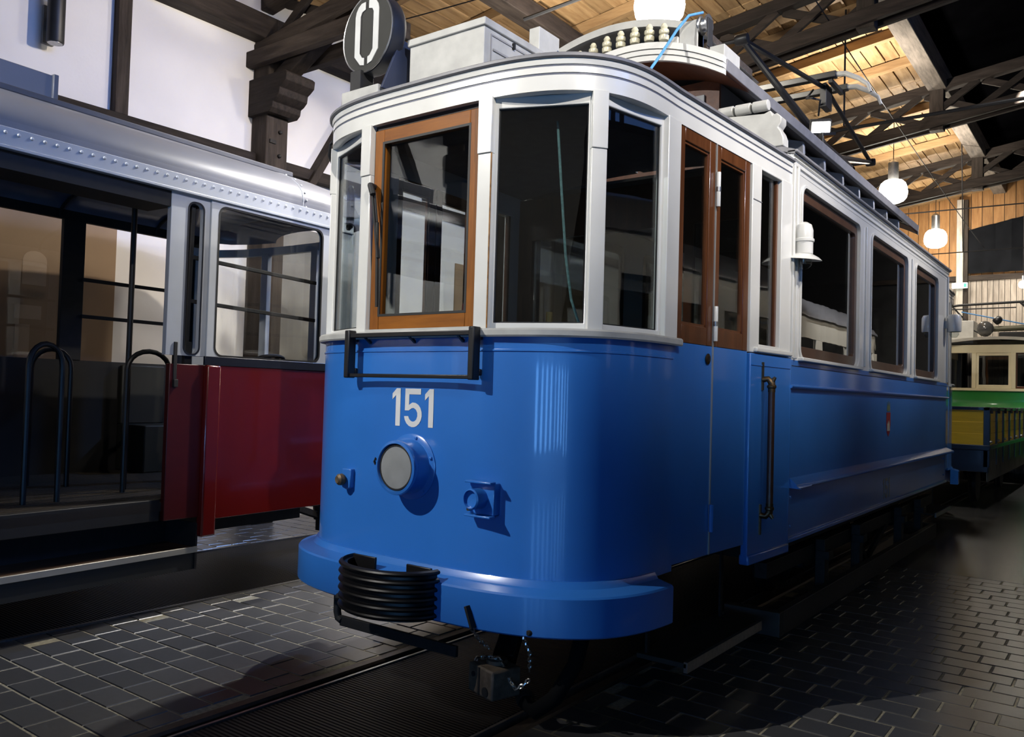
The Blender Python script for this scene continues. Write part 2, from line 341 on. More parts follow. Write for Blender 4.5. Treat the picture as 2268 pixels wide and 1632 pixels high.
# floor: bed of sand, paving blocks, tracks
PW, PD = 0.245, 0.168
def paving(label, x0, x1, y0, y1, field, shift=0.0):
    bed = MB().box(x0, x1, field[0], field[1]-0.02, -0.10, -0.0035).build('floor', SAND, smooth=0); struct(bed, label)
    rnd = random.Random(int(x0*100)+5)
    protos = []
    for wdt in (PW, 0.5*PW, 0.35*PW):
        mb = MB(); g = 0.0045; e = 0.004
        a, b, c, d = -wdt/2+g, wdt/2-g, -PD/2+g, PD/2-g
        mb.add([(a,c,-0.03),(b,c,-0.03),(b,d,-0.03),(a,d,-0.03),(a,c,-e),(b,c,-e),(b,d,-e),(a,d,-e),(a+e,c+e,0),(b-e,c+e,0),(b-e,d-e,0),(a+e,d-e,0)],
               [(0,1,5,4),(1,2,6,5),(2,3,7,6),(3,0,4,7),(4,5,9,8),(5,6,10,9),(6,7,11,10),(7,4,8,11),(8,9,10,11)])
        o = mb.build('paver', PAVE, bed, smooth=0); protos.append(o)
    used = [False]*3
    y = y0+PD/2; row = 0
    def put(k, x, y):
        if not used[k]: o = protos[k]; used[k] = True; o.location = (x, y, 0)
        else: o = link_copy(protos[k], bed, (x, y, 0))
        o.location.z = rnd.uniform(-0.0015, 0.0015); o.rotation_euler = (rnd.uniform(-.004,.004), rnd.uniform(-.004,.004), rnd.uniform(-.008,.008))
    while y < y1:
        off = (0.0, 0.5, 0.18, 0.68)[row%4]*PW + shift
        x = x0+0.004
        first = PW-off
        if off > 0:
            wd = first
            k = 1 if wd > 0.42*PW else 2
            if wd > 0.3*PW: put(k, x+(0.5 if k == 1 else 0.35)*PW/2, y)
            x += wd if wd > 0.3*PW else wd
        while x+PW <= x1+0.001:
            put(0, x+PW/2, y); x += PW
        rem = x1-x
        if rem > 0.45*PW: put(1, x+PW/4, y)
        elif rem > 0.3*PW: put(2, x+0.35*PW/2, y)
        y += PD; row += 1
    for k in range(3):
        if not used[k]: bpy.data.objects.remove(protos[k])
    return bed
f1 = paving('grey paving blocks with sandy joints between the two tram tracks', -2.33, -0.60, -1.75, 3.3, (-9.5, 19.0))
f2 = paving('grey paving blocks along the right side of the blue tram', 0.62, 2.95, 0.6, 5.3, (-9.5, 19.0), 0.06)
f3 = paving('grey paving blocks between the far track and the white wall', -5.0, -3.86, 1.3, 5.2, (-9.5, 19.0))
for (n, a, b, c, d) in ((f1,-2.33,-0.60,3.3,19.0),(f2,0.62,2.95,5.3,19.0),(f3,-5.0,-3.86,5.2,19.0),(f1,-2.33,-0.60,-9.5,-1.75),(f2,0.62,2.95,-9.5,0.6),(f3,-5.0,-3.86,-9.5,1.3)):
    o = MB().box(a, b, c, d, -0.02, 0.0).build('paving_field', FIELD, n, smooth=0); o['kind'] = 'stuff'
o = MB().box(2.95, 9.0, -9.5, 19.0, -0.10, 0.0).build('floor', FIELD, smooth=0); struct(o, 'grey paved floor on the right of the hall')
for (x0, x1, lab) in ((-0.455, 0.455, 'black ribbed rubber mat between the rails of the blue tram'), (-3.83, -2.36, 'black ribbed rubber mat under the red and grey tram')):
    t = MB().box(x0, x1, -9.45, 18.9, -0.06, -0.004).build('track_mat', RIBBED, smooth=0); tag(t, lab, 'floor mat')
    if x0 > -1:
        sm = MB().box(x0, x1, -0.92, -0.90, -0.004, 0.0015).build('mat_seam', mat('seam_dust', (0.08, 0.075, 0.05), 0.9, var=0.5, scale=60), t, smooth=0)
def rail(xc, sgn, lab):
    r = empty('tram_rail', (xc, 0, 0))
    RUST = mat('rail_brown', (0.06, 0.045, 0.035), 0.42, 0.5, var=0.25, scale=20)
    MB().sweep([(0,-9.5),(0,19.0)], [(-0.035*sgn if False else -0.035,-0.05),(0.035,-0.05),(0.035,-0.008),(0.025,0.004),(-0.025,0.004),(-0.035,-0.008)]).build('rail_head', RUST, r, smooth=0)
    MB().box(min(sgn*0.085,sgn*0.10), max(sgn*0.085,sgn*0.10), -9.5, 19.0, -0.05, 0.004).build('rail_lip', STEEL, r, smooth=0)
    MB().box(min(sgn*0.035,sgn*0.085), max(sgn*0.035,sgn*0.085), -9.5, 19.0, -0.05, -0.035).build('rail_groove', BLACKM, r, smooth=0)
    return tag(r, lab, 'rail')
rail(-0.562, 1, 'brown grooved rail beside the grey paving, left of the blue tram')
rail(0.575, -1, 'grooved rail in the shadow along the right of the blue tram')
for xc, lab in ((-2.345, 'thin bright steel edge strip of the red tram track beside the paving'), (-3.845, 'thin steel edge strip of the red tram track nearest the white wall')):
    tag(MB().box(xc-0.014, xc+0.014, -9.5, 19.0, -0.06, 0.006).build('track_edge', STEEL, smooth=0), lab, 'rail')

# left wall: white plaster fields in a dark timber frame
wl = struct(MB().box(-5.25, -5.0, -9.5, 19.0, -0.1, 5.92).build('wall_left', PLAST, smooth=0), 'white plastered wall in a dark timber frame')
def wpart(name, mb, mt=None): return mb.build(name, mt or TIMBY, wl, 0.006)
for y0 in [2.73+4.3*k for k in range(-2, 4)]:
    wpart('wall_plate', MB().box(-5.02, -4.80, y0-4.3, y0, 5.24, 5.50))
    wpart('wall_rail', MB().box(-5.02, -4.90, y0-4.3+0.14, y0-0.14, 3.87, 4.00))
    wpart('wall_post', MB().box(-5.02, -4.91, y0-1.70, y0-1.57, 4.00, 5.24), TIMBZ)
    wpart('wall_brace', MB().bar((-4.95, y0+0.45, 3.55), (-4.95, y0+1.48, 5.30), 0.09, 0.20, (1,0,0)), TIMBZ)
MB().box(-5.0, -4.985, -3.0, 1.14, 0.02, 3.3).build('beige_panel', BEIGE, wl, smooth=0)
bp2 = MB().box(-5.0, -4.985, 6.05, 9.6, 0.02, 3.3).build('beige_panel', BEIGE, wl, smooth=0)
for (yy, z0, z1, wd, arch) in ((-0.02, 2.28, 2.62, 0.16, 1), (0.42, 2.30, 2.60, 0.2, 1), (0.72, 2.30, 2.60, 0.17, 0), (0.34, 1.55, 1.95, 0.12, 0), (0.38, 2.0, 2.12, 0.22, 0), (-0.03, 1.74, 1.92, 0.09, 0)):
    pts = [(-wd/2, z0), (wd/2, z0), (wd/2, z1-0.08)]
    pts += [(wd/2*math.cos(a), z1-0.08+0.08*math.sin(a)) for a in lin(0, PI, 9)[1:-1]] if arch else [(wd/2, z1), (-wd/2, z1)]
    pts += [(-wd/2, z1-0.08)] if arch else []
    MB().poly(pts, (-4.985, yy, 0), (0,1,0), (0,0,1), 0.002).build('painted_reflection', BEIGE2, wl, smooth=0)  # pale window reflections, built as thin shapes on the panel
MB().box(-5.0, -4.97, 3.05, 3.75, 0.9, 3.3).build('grey_panel', mat('grey_print', (0.16,0.155,0.14), 0.8, var=0.2, scale=3), wl, smooth=0)
# shelf on the wall
sh = empty('wall_shelf', (-4.98, 4.15, 2.02))
MB().box(0.0, 0.42, -0.55, 0.55, 0.0, 0.03).build('shelf_board', WHITED, sh, 0.004)
MB().poly([(0,0),(0.36,0),(0,-0.34)], (0.0,-0.03,0), (1,0,0), (0,0,1), 0.06).build('shelf_bracket', GREYP, sh, smooth=0)
tag(sh, 'small shelf on a triangular bracket on the white wall behind the red tram', 'shelf')

# other walls
struct(MB().box(-5.25, 9.2, -9.75, -9.5, -0.1, 9.0).build('wall_front', mat('grey_plaster', (0.40,0.39,0.37), 0.9, var=0.05, scale=2), smooth=0), 'grey plastered gable wall behind the photographer')
struct(MB().box(9.0, 9.25, -9.5, 19.0, -0.1, 9.0).build('wall_right', DARKP, smooth=0), 'dark plastered wall on the right of the hall')
for (xa, xb) in ((2.3,3.0),(5.0,5.0),(-1.0,-1.0)):
    o = MB().bar((xa,-9.46,0),(xb,-9.46,6.5),0.3,0.1,(0,1,0)).build('gable_post', TIMBZ, bpy.data.objects['wall_front'], 0.01)
LITW = emit('daylit_pane', (0.16, 0.45, 1.0), 15.0)
for i in range(9):
    x = 1.75+i*0.82
    wd = 0.34 if i < 7 else 0.24
    wi = MB().strip2(rcorn(x-0.06, x+wd+0.06, 0.5 if i < 7 else 0.3, 2.0, 0), rcorn(x, x+wd, 0.56 if i < 7 else 0.36, 1.94, 0), (0,-9.5,0), (1,0,0), (0,0,1), -0.06).build('window_%d' % (i+1), BLACKM, smooth=0)
    struct(wi, 'narrow daylit window in the front gable')
    MB().box(x, x+wd, -9.49, -9.48, 0.56 if i < 7 else 0.36, 1.94).build('pane', LITW, wi, smooth=0)
wr = MB().strip2(rcorn(-2.1, 8.1, 5.9, 7.7, 0), rcorn(-2.0, 8.0, 6.0, 7.6, 0), (9.0,0,0), (0,1,0), (0,0,1), -0.08).build('window_10', BLACKM, smooth=0)
struct(wr, 'long daylit window band high in the right-hand wall')
for k in range(6): MB().box(8.93, 8.98, -1.72+k*1.6-0.03+1.6*0, -1.72+k*1.6+0.03, 6.0, 7.6).build('mullion', BLACKM, wr, smooth=0)
for k in range(6): MB().box(8.97, 8.985, -1.66+k*1.57, -0.17+k*1.57, 6.0, 7.6).build('pane', emit('daylit_pane_dim', (0.16,0.36,1.0), 0.8) if k == 0 else MATS['daylit_pane_dim'], wr, smooth=0)

# ceiling of the aisle: boards along the hall on rafters, rising to the arcade beam
SL = 0.1405; Z0 = 5.9; RX = 0.16
def rz(x): return Z0+SL*(x+5.0)
cei = struct(MB().hexa([(-5.25,-9.5,rz(-5.25)+0.05),(RX,-9.5,rz(RX)+0.05),(RX,19,rz(RX)+0.05),(-5.25,19,rz(-5.25)+0.05)],
                       [(-5.25,-9.5,rz(-5.25)+0.12),(RX,-9.5,rz(RX)+0.12),(RX,19,rz(RX)+0.12),(-5.25,19,rz(-5.25)+0.12)]).build('ceiling', BLACKM, smooth=0), 'boarded wooden ceiling on rafters')
NB = 26; bw = (RX+5.0)/NB
ystops = [-9.5, -5.87, -1.57, 2.73, 7.03, 11.33, 15.63, 19.0]
bp_proto = {}
for i in range(NB):
    xa = -5.0+i*bw
    for j in range(7):
        y0, y1 = ystops[j], ystops[j+1]; ln = round(y1-y0, 2)
        if ln not in bp_proto:
            a = bw/2-0.006
            o = MB().hexa([(-a,-ln/2+.006,-SL*a),(a,-ln/2+.006,SL*a),(a,ln/2-.006,SL*a),(-a,ln/2-.006,-SL*a)],
                          [(-a,-ln/2+.006,-SL*a+.05),(a,-ln/2+.006,SL*a+.05),(a,ln/2-.006,SL*a+.05),(-a,ln/2-.006,-SL*a+.05)]).build('ceiling_board', PINE, cei, smooth=0)
            bp_proto[ln] = o; new = o
        else: new = link_copy(bp_proto[ln], cei, (0,0,0))
        new.location = (xa+bw/2, (y0+y1)/2, rz(xa+bw/2)+random.uniform(0, 0.018))
# joint battens: pale thin strips at some board joints
bt = None
for i in range(1, NB):
    for j in range(3, 7):
        y0, y1 = ystops[j], ystops[j+1]
        for q in range(4):
            if random.random() < 0.35: continue
            ya = y0+(y1-y0)*q/4
            if bt is None:
                bt = MB().box(-0.012, 0.012, -0.42, 0.42, -0.016, 0.0).build('joint_batten', PINE, cei, smooth=0); new = bt
            else: new = link_copy(bt, cei, (0,0,0))
            new.location = (-5.0+i*bw, ya+0.54, rz(-5.0+i*bw))
rp0 = None
for k in range(-11, 16):
    y = 2.73+1.075*k
    if abs((y-2.73)/4.3-round((y-2.73)/4.3)) < 0.01: continue
    if rp0 is None:
        rp0 = MB().hexa([(-2.67,-.05,-.13-SL*2.67),(2.58,-.05,-.13+SL*2.58),(2.58,.05,-.13+SL*2.58),(-2.67,.05,-.13-SL*2.67)],
                        [(-2.67,-.05,-SL*2.67),(2.58,-.05,SL*2.58),(2.58,.05,SL*2.58),(-2.67,.05,-SL*2.67)]).build('rafter', PINEX, cei, 0.004); new = rp0
    else: new = link_copy(rp0, cei, (0,0,0))
    new.location = (-2.42, y, rz(-2.42)-0.002)
struct(MB().box(RX, RX+0.26, -9.5, 19.0, rz(RX)-0.24, rz(RX)+0.12).build('trim_1', wood('arcade_beam', (0.10,0.085,0.07),(0.24,0.20,0.165),0.8,'Y',3,bump=0.4), None, 0.01), 'long weathered arcade beam at the upper edge of the boarded ceiling')
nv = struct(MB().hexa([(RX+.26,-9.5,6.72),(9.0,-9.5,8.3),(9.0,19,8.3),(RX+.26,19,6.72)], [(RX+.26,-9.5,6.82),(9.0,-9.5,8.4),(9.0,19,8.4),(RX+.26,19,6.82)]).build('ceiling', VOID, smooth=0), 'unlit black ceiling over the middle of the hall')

# columns with moulded capitals against the white wall
def column(y, lab):
    t = empty('timber_column', (-5.0, y, 0))
    MB().box(0.0, 0.27, -0.14, 0.14, 0.0, 5.24).build('post', TIMBZ, t, 0.012)
    prof = [(-0.12,4.40),(0.36,4.40),(0.41,4.44),(0.42,4.50),(0.47,4.52),(0.52,4.56),(0.53,4.63),(0.57,4.65),(0.63,4.69),(0.64,4.77),(0.60,4.80),(-0.12,4.80)]
    MB().poly(prof, (0.0, 0.19, 0), (1,0,0), (0,0,1), 0.38).build('capital', TIMB, t, 0.006)
    for sy in (-1, 1):
        MB().box(-0.16, 2.0, sy*0.19-0.05, sy*0.19+0.05, 4.93, 5.10).build('collar_beam', TIMB, t, 0.012)
    MB().bar((0.22,0,4.75), (1.15,0,5.22), 0.16, 0.17).build('knee_brace', TIMB, t, 0.01)
    MB().box(0.27, 0.285, -0.10, -0.02, 4.1, 4.14).build('bolt', IRON, t, smooth=0)
    for zz in (4.24, 3.98): MB().lathe([(0.022,0),(0.022,0.02),(0.012,0.03)], (0.27, 0.03, zz), (1,0,0), 8).build('bolt', IRON, t)
    return tag(t, lab, 'column', 'timber columns along the white wall')
for y, lab in ((-5.87,'dark timber column behind the photographer, reflected in the blue tram\'s front window'), (-1.57,'dark timber column beyond the left edge of the view'), (2.73,'dark timber column with moulded capital behind the red and grey tram roof'),
               (7.03,'dark timber column on the white wall hidden by the blue tram'), (11.33,'far timber column on the white wall behind the blue tram'), (15.63,'last timber column before the back gable')):
    column(y, lab)
def truss(y, lab):
    t = empty('roof_truss', (0, y, 0))
    A = lambda x, z0: (x, 0, z0+SL*(x+5.0))
    XE = 3.6
    MB().bar(A(-5.0,5.69), A(XE,5.69), 0.16, 0.15).build('top_chord', TIMB, t, 0.01)
    for sy in (-1, 1):
        MB().bar((-5.0,sy*.11,5.13), (XE,sy*.11,5.13+SL*(XE+5.0)), 0.07, 0.17).build('bottom_chord', TIMB, t, 0.008)
    x = -4.7; k = 0
    while x < XE-0.7:
        for (a, b, dy) in (((x,5.20),(x+0.75,5.62),-0.045), ((x,5.62),(x+0.75,5.20),0.045)):
            p = A(*a); q = A(*b)
            MB().bar((p[0],dy,p[2]), (q[0],dy,q[2]), 0.05, 0.10).build('web_brace', TIMB, t, 0.004)
        x += 0.80; k += 1
    MB().box(RX+0.02, RX+0.22, -0.09, 0.09, 5.75, 6.62).build('hanging_post', TIMBZ, t, 0.008)
    return tag(t, lab, 'roof truss', 'timber lattice trusses across the hall')
for y, lab in ((-1.57,'timber lattice truss above the photographer'), (2.73,'nearest timber lattice truss, meeting the column behind the red tram'), (7.03,'timber lattice truss above the blue tram\'s pantograph'),
               (11.33,'timber lattice truss crossing in front of the black ceiling, behind the pantograph'), (15.63,'farthest timber lattice truss in front of the boarded gable')):
    truss(y, lab)
# second, knee-braced purlin under the near ceiling
tag(MB().box(-3.1, -2.86, 2.9, 19.0, rz(-3.0)-0.36, rz(-3.0)-0.14).build('purlin_beam', TIMBY, None, 0.01), 'dark beam running along the hall under the ceiling boards above the blue tram', 'beam')

# back gable: weathered boards below, orange pine boards above
wb = struct(MB().box(-5.25, 9.2, 19.0, 19.25, -0.1, 9.0).build('wall_back', BLACKM, smooth=0), 'boarded back gable of the hall')
n = 44; proto = None
for i in range(n):
    x = -3.1+i*0.115
    if proto is None: proto = MB().box(-0.052, 0.052, -0.02, 0.0, 0.0, 4.42).build('wall_board', GREYW, wb, smooth=0); o = proto
    else: o = link_copy(proto, wb, (0,0,0))
    o.location = (x, 18.998-random.uniform(0,.006), 0.0)
proto = None
for i in range(26):
    x = -3.1+i*0.225
    if proto is None: proto = MB().box(-0.106, 0.106, -0.025, 0.0, 4.5, 8.6).build('gable_board', PINEZ, wb, smooth=0); o = proto
    else: o = link_copy(proto, wb, (0,0,0))
    o.location = (x, 18.998-random.uniform(0,.008), 0.0)
MB().box(-5.0, 5.0, 18.90, 19.0, 4.40, 4.52).build('gable_rail', TIMB, wb, 0.006)
MB().box(-0.56, -0.42, 18.78, 18.97, 0.0, 6.3).build('gable_post', PALEW, wb, 0.008)
MB().box(-0.41, -0.33, 18.84, 18.97, 0.0, 6.3).build('gable_post', TIMBZ, wb, 0.008)
cl = []
for i in range(25):
    u = i/24; x = -0.32+u*2.6; row = []
    for j in range(7):
        v = j/6; zt = 5.56+0.2*(x+0.43); zb = 4.56
        row.append((x, 18.86+0.02*math.sin(u*31+v)+0.015*math.sin(u*70), zb+(zt-zb)*v))
    cl.append(row)
tag(MB().grid(cl, 0.006, (0,1,0)).build('hanging_cloth', FELT), 'black cloth hung across the back gable above the grey boards', 'cloth')
ex = empty('exit_sign', (-0.47, 18.70, 4.27))
MB().box(-0.16, 0.16, -0.03, 0.03, -0.062, 0.062).build('housing', emit('exit_lit', (0.9,1.0,0.93), 2.2), ex, 0.006)
MB().box(0.085, 0.145, -0.033, -0.03, -0.045, 0.045).build('pictogram', emit('exit_green', (0.02,0.5,0.2), 0.8), ex, smooth=0)
MB().box(-0.02, 0.02, 0.03, 0.08, -0.02, 0.02).build('bracket', BLACKM, ex, smooth=0)
tag(ex, 'small lit white and green emergency exit sign on the pale post of the back gable', 'exit sign')

# wall lamp
t = empty('wall_lamp', (-5.0, 0.44, 4.42))
MB().lathe([(0.068,0.0),(0.072,0.01),(0.072,0.42),(0.066,0.425),(0.066,0.40),(0.055,0.39)], (0.16,0,0), (0,0,1), 28).build('lamp_tube', mat('anthracite', (0.02,0.02,0.021), 0.45, 0.3, var=0.1), t)
MB().lathe([(0.06,-0.004),(0.06,0.012),(0.03,0.014)], (0.16,0,0), (0,0,1), 24).build('lens', STEEL, t)
MB().box(0.0, 0.03, -0.05, 0.05, 0.02, 0.36).build('back_plate', mat('plate_grey', (0.22,0.21,0.20), 0.5), t, 0.004)
MB().box(0.03, 0.10, -0.025, 0.025, 0.13, 0.25).build('arm', BLACKM, t, smooth=0)
tag(t, 'dark grey cylindrical wall lamp on the white wall above the red tram', 'wall lamp')

# opal pendant lamps in a row
OPAL = emit('opal_glass_lit', (1.0, 0.93, 0.80), 75.0)
def pendant(x, y, z, power, lab, r=0.235):
    t = empty('pendant_lamp', (x, y, z))
    k = r/0.235
    MB().lathe([(0.02*k,-0.19*k),(0.10*k,-0.185*k),(0.175*k,-0.15*k),(0.22*k,-0.09*k),(0.235*k,-0.01*k),(0.225*k,0.08*k),(0.20*k,0.15*k),(0.15*k,0.20*k),(0.08*k,0.22*k)], (0,0,0), (0,0,1), 32).build('opal_shade', OPAL, t)
    MB().lathe([(0.085*k,0.20*k),(0.085*k,0.52*k),(0.05*k,0.56*k),(0.012,0.58*k)], (0,0,0), (0,0,1), 20).build('neck', STEEL, t)
    MB().tube([(0,0,0.57*k),(0,0,rz(x)-z+0.02)], 0.007, 6).build('rod', BLACKM, t)
    tag(t, lab, 'pendant lamp', 'opal pendant lamps in a row above the blue tram')
    l = point('pendant_light', (x, y, z-0.27*k), power, WARM, 0.12); l.parent = t; l.location = (0,0,-0.30*k)
pendant(-0.79, 3.96, 5.10, 60, 'large lit opal pendant lamp nearest the camera, above the roof insulators')
pendant(-0.62, 12.6, 5.17, 50, 'lit opal pendant lamp half hidden by the blue tram\'s roof edge')
pendant(-0.75, 17.3, 5.14, 50, 'farthest lit opal pendant lamp in front of the orange gable boards')
pendant(0.83, 18.3, 4.17, 12, 'small lit lamp at the right edge in front of the grey boards', 0.09)

# overhead wires and tie rods
WIRE = BLACKM
def wire(p, q, r, lab, n=2, sag=0.0):
    pts = [Vector(p).lerp(Vector(q), i/(n-1)) - Vector((0,0,sag*4*(i/(n-1))*(1-i/(n-1)))) for i in range(n)]
    return tag(MB().tube(pts, r, 6).build('overhead_wire', WIRE), lab, 'wire')
wire((-0.15,4.0,6.2), (0.02,18.7,5.1), 0.008, 'thin dark contact wire slanting down over the blue tram to the back gable', 12, 0.1)
wire((-0.55,8.0,4.95), (3.4,8.0,5.0), 0.022, 'thick dark tie rod crossing right of the pantograph')
wire((-0.22,8.0,4.99), (-0.22,8.0,6.5), 0.012, 'vertical hanger rod carrying the thick tie rod')
wire((-0.9,13.9,5.05), (3.0,13.9,5.02), 0.012, 'thin horizontal tie wire in front of the farthest truss')
wire((-0.6,14.5,4.35), (3.0,14.5,4.36), 0.010, 'thin horizontal wire under the farthest pendant lamp')
wire((0.20,14.5,4.36), (0.16,14.5,6.4), 0.010, 'vertical hanger wire between the farthest pendant lamps and the right edge')
wire((-4.7,3.3,5.45), (0.9,3.1,5.15), 0.006, 'thin pale cable stretched above the roof boxes of the blue tram', 8, 0.05)
wire((-2.6,4.3,5.55), (0.2,4.6,5.9), 0.02, 'dark iron tie rod under the boards behind the round route disc')

# unseen housing for the front spotlight, with flap added to shade the floor
L0 = Vector((-2.0, -4.4, 4.95)); DL = (Vector((0.0,0.2,1.7))-L0).normalized()
ss = empty('flap_spotlight', L0)
MB().lathe([(0.03,-0.32),(0.09,-0.30),(0.10,-0.06),(0.085,-0.03),(0.085,-0.035),(0.02,-0.05)], (0,0,0), tuple(DL), 20).build('housing', BLACKM, ss)
MB().tube([(0,0,0.02),(0,0,0.0)], 0.01, 6).tube([tuple(-DL*0.2),(-0.05,-0.1,0.45),(-0.05,-0.1,1.25)], 0.012, 8).build('yoke', BLACKM, ss)
UB = (Vector((0.0,-0.12,0.44))-L0).normalized(); XB = Vector((1,0,0)); XB = (XB-UB*XB.dot(UB)).normalized(); NB_ = XB.cross(UB).normalized()
if NB_.z > 0: NB_ = -NB_
c0 = UB*0.5
MB().add([tuple(c0+XB*a+NB_*b+UB*t) for t in (0,0.004) for a,b in ((-0.34,0.0),(0.34,0.0),(0.34,0.34),(-0.34,0.34))], [(0,1,2,3),(7,6,5,4),(0,4,5,1),(1,5,6,2),(2,6,7,3),(3,7,4,0)]).build('shade_flap', BLACKM, ss, smooth=0)
MB().tube([tuple(DL*-0.05+NB_*0.09),tuple(c0+NB_*0.3)], 0.008, 6).build('shade_flap_arm', BLACKM, ss)
tag(ss, 'black ceiling spotlight with a flap added to shade the floor, out of view', 'spotlight')
# ------------------------------------------------------------------ the blue and white tram
TR = empty('tram', (0, 0, 0))
tag(TR, 'blue and white vintage tram numbered 151 with round route disc 0 on its roof', 'tram')
FA, FB, FN = 0.975, 0.75, 3.4
def vest_path(y_end=2.2, only_front=False, n=60):
    raw = []
    for i in range(801):
        t = PI/2*i/800
        raw.append((FA*math.sin(t)**(2/FN), FB*(1-math.cos(t)**(2/FN))))
    raw = raw[::-1]                                   # right corner -> centre
    if not only_front: raw = [(1.05, y_end)]+[(1.05-(1.05-FA)*k/10*1.0, y_end-(y_end-FB)*k/10) for k in range(1, 10)]+raw
    full = raw+[(-x, y) for x, y in raw[::-1][1:]]
    L = [0]
    for a, b in zip(full, full[1:]): L.append(L[-1]+math.hypot(b[0]-a[0], b[1]-a[1]))
    out = []; j = 0
    N = n*2
    for i in range(N+1):
        s = L[-1]*i/N
        while j < len(L)-2 and L[j+1] < s: j += 1
        f = (s-L[j])/(L[j+1]-L[j]+1e-12)
        out.append((full[j][0]+(full[j+1][0]-full[j][0])*f, full[j][1]+(full[j+1][1]-full[j][1])*f))
    return out
FRONT = vest_path(only_front=True, n=48); FRONTX = [(FA+0.0016, 0.782)]+FRONT+[(-FA-0.0016, 0.782)]; WHOLE = vest_path(n=70)
def fy(x):
    x = abs(x)/FA
    return FB*(1-(max(0, 1-x**FN))**(1/FN))
def curve_pts(x0, x1, n=10): return [(x, fy(x)) for x in lin(x0, x1, n)]   # x0 > x1: right to left
ROT = Matrix.Translation((0, 4.925*2, 0)) @ Matrix.Rotation(PI, 4, 'Z') @ Matrix.Diagonal((0.87, 1, 1, 1))
def sp(f, side=1):
    # point on the tapered vestibule side, f = distance in y
    x = FA+(1.05-FA)*(f-FB)/(2.2-FB)
    return (side*x, f)
def side_slab(mb, y0, y1, z0, z1, t, side=1, out=0.0):
    a, b = sp(y0, side), sp(y1, side)
    a = (a[0]+side*out, a[1]); b = (b[0]+side*out, b[1])
    return mb.slab(a, b, z0, z1, t) if side == 1 else mb.slab(b, a, z0, z1, t)

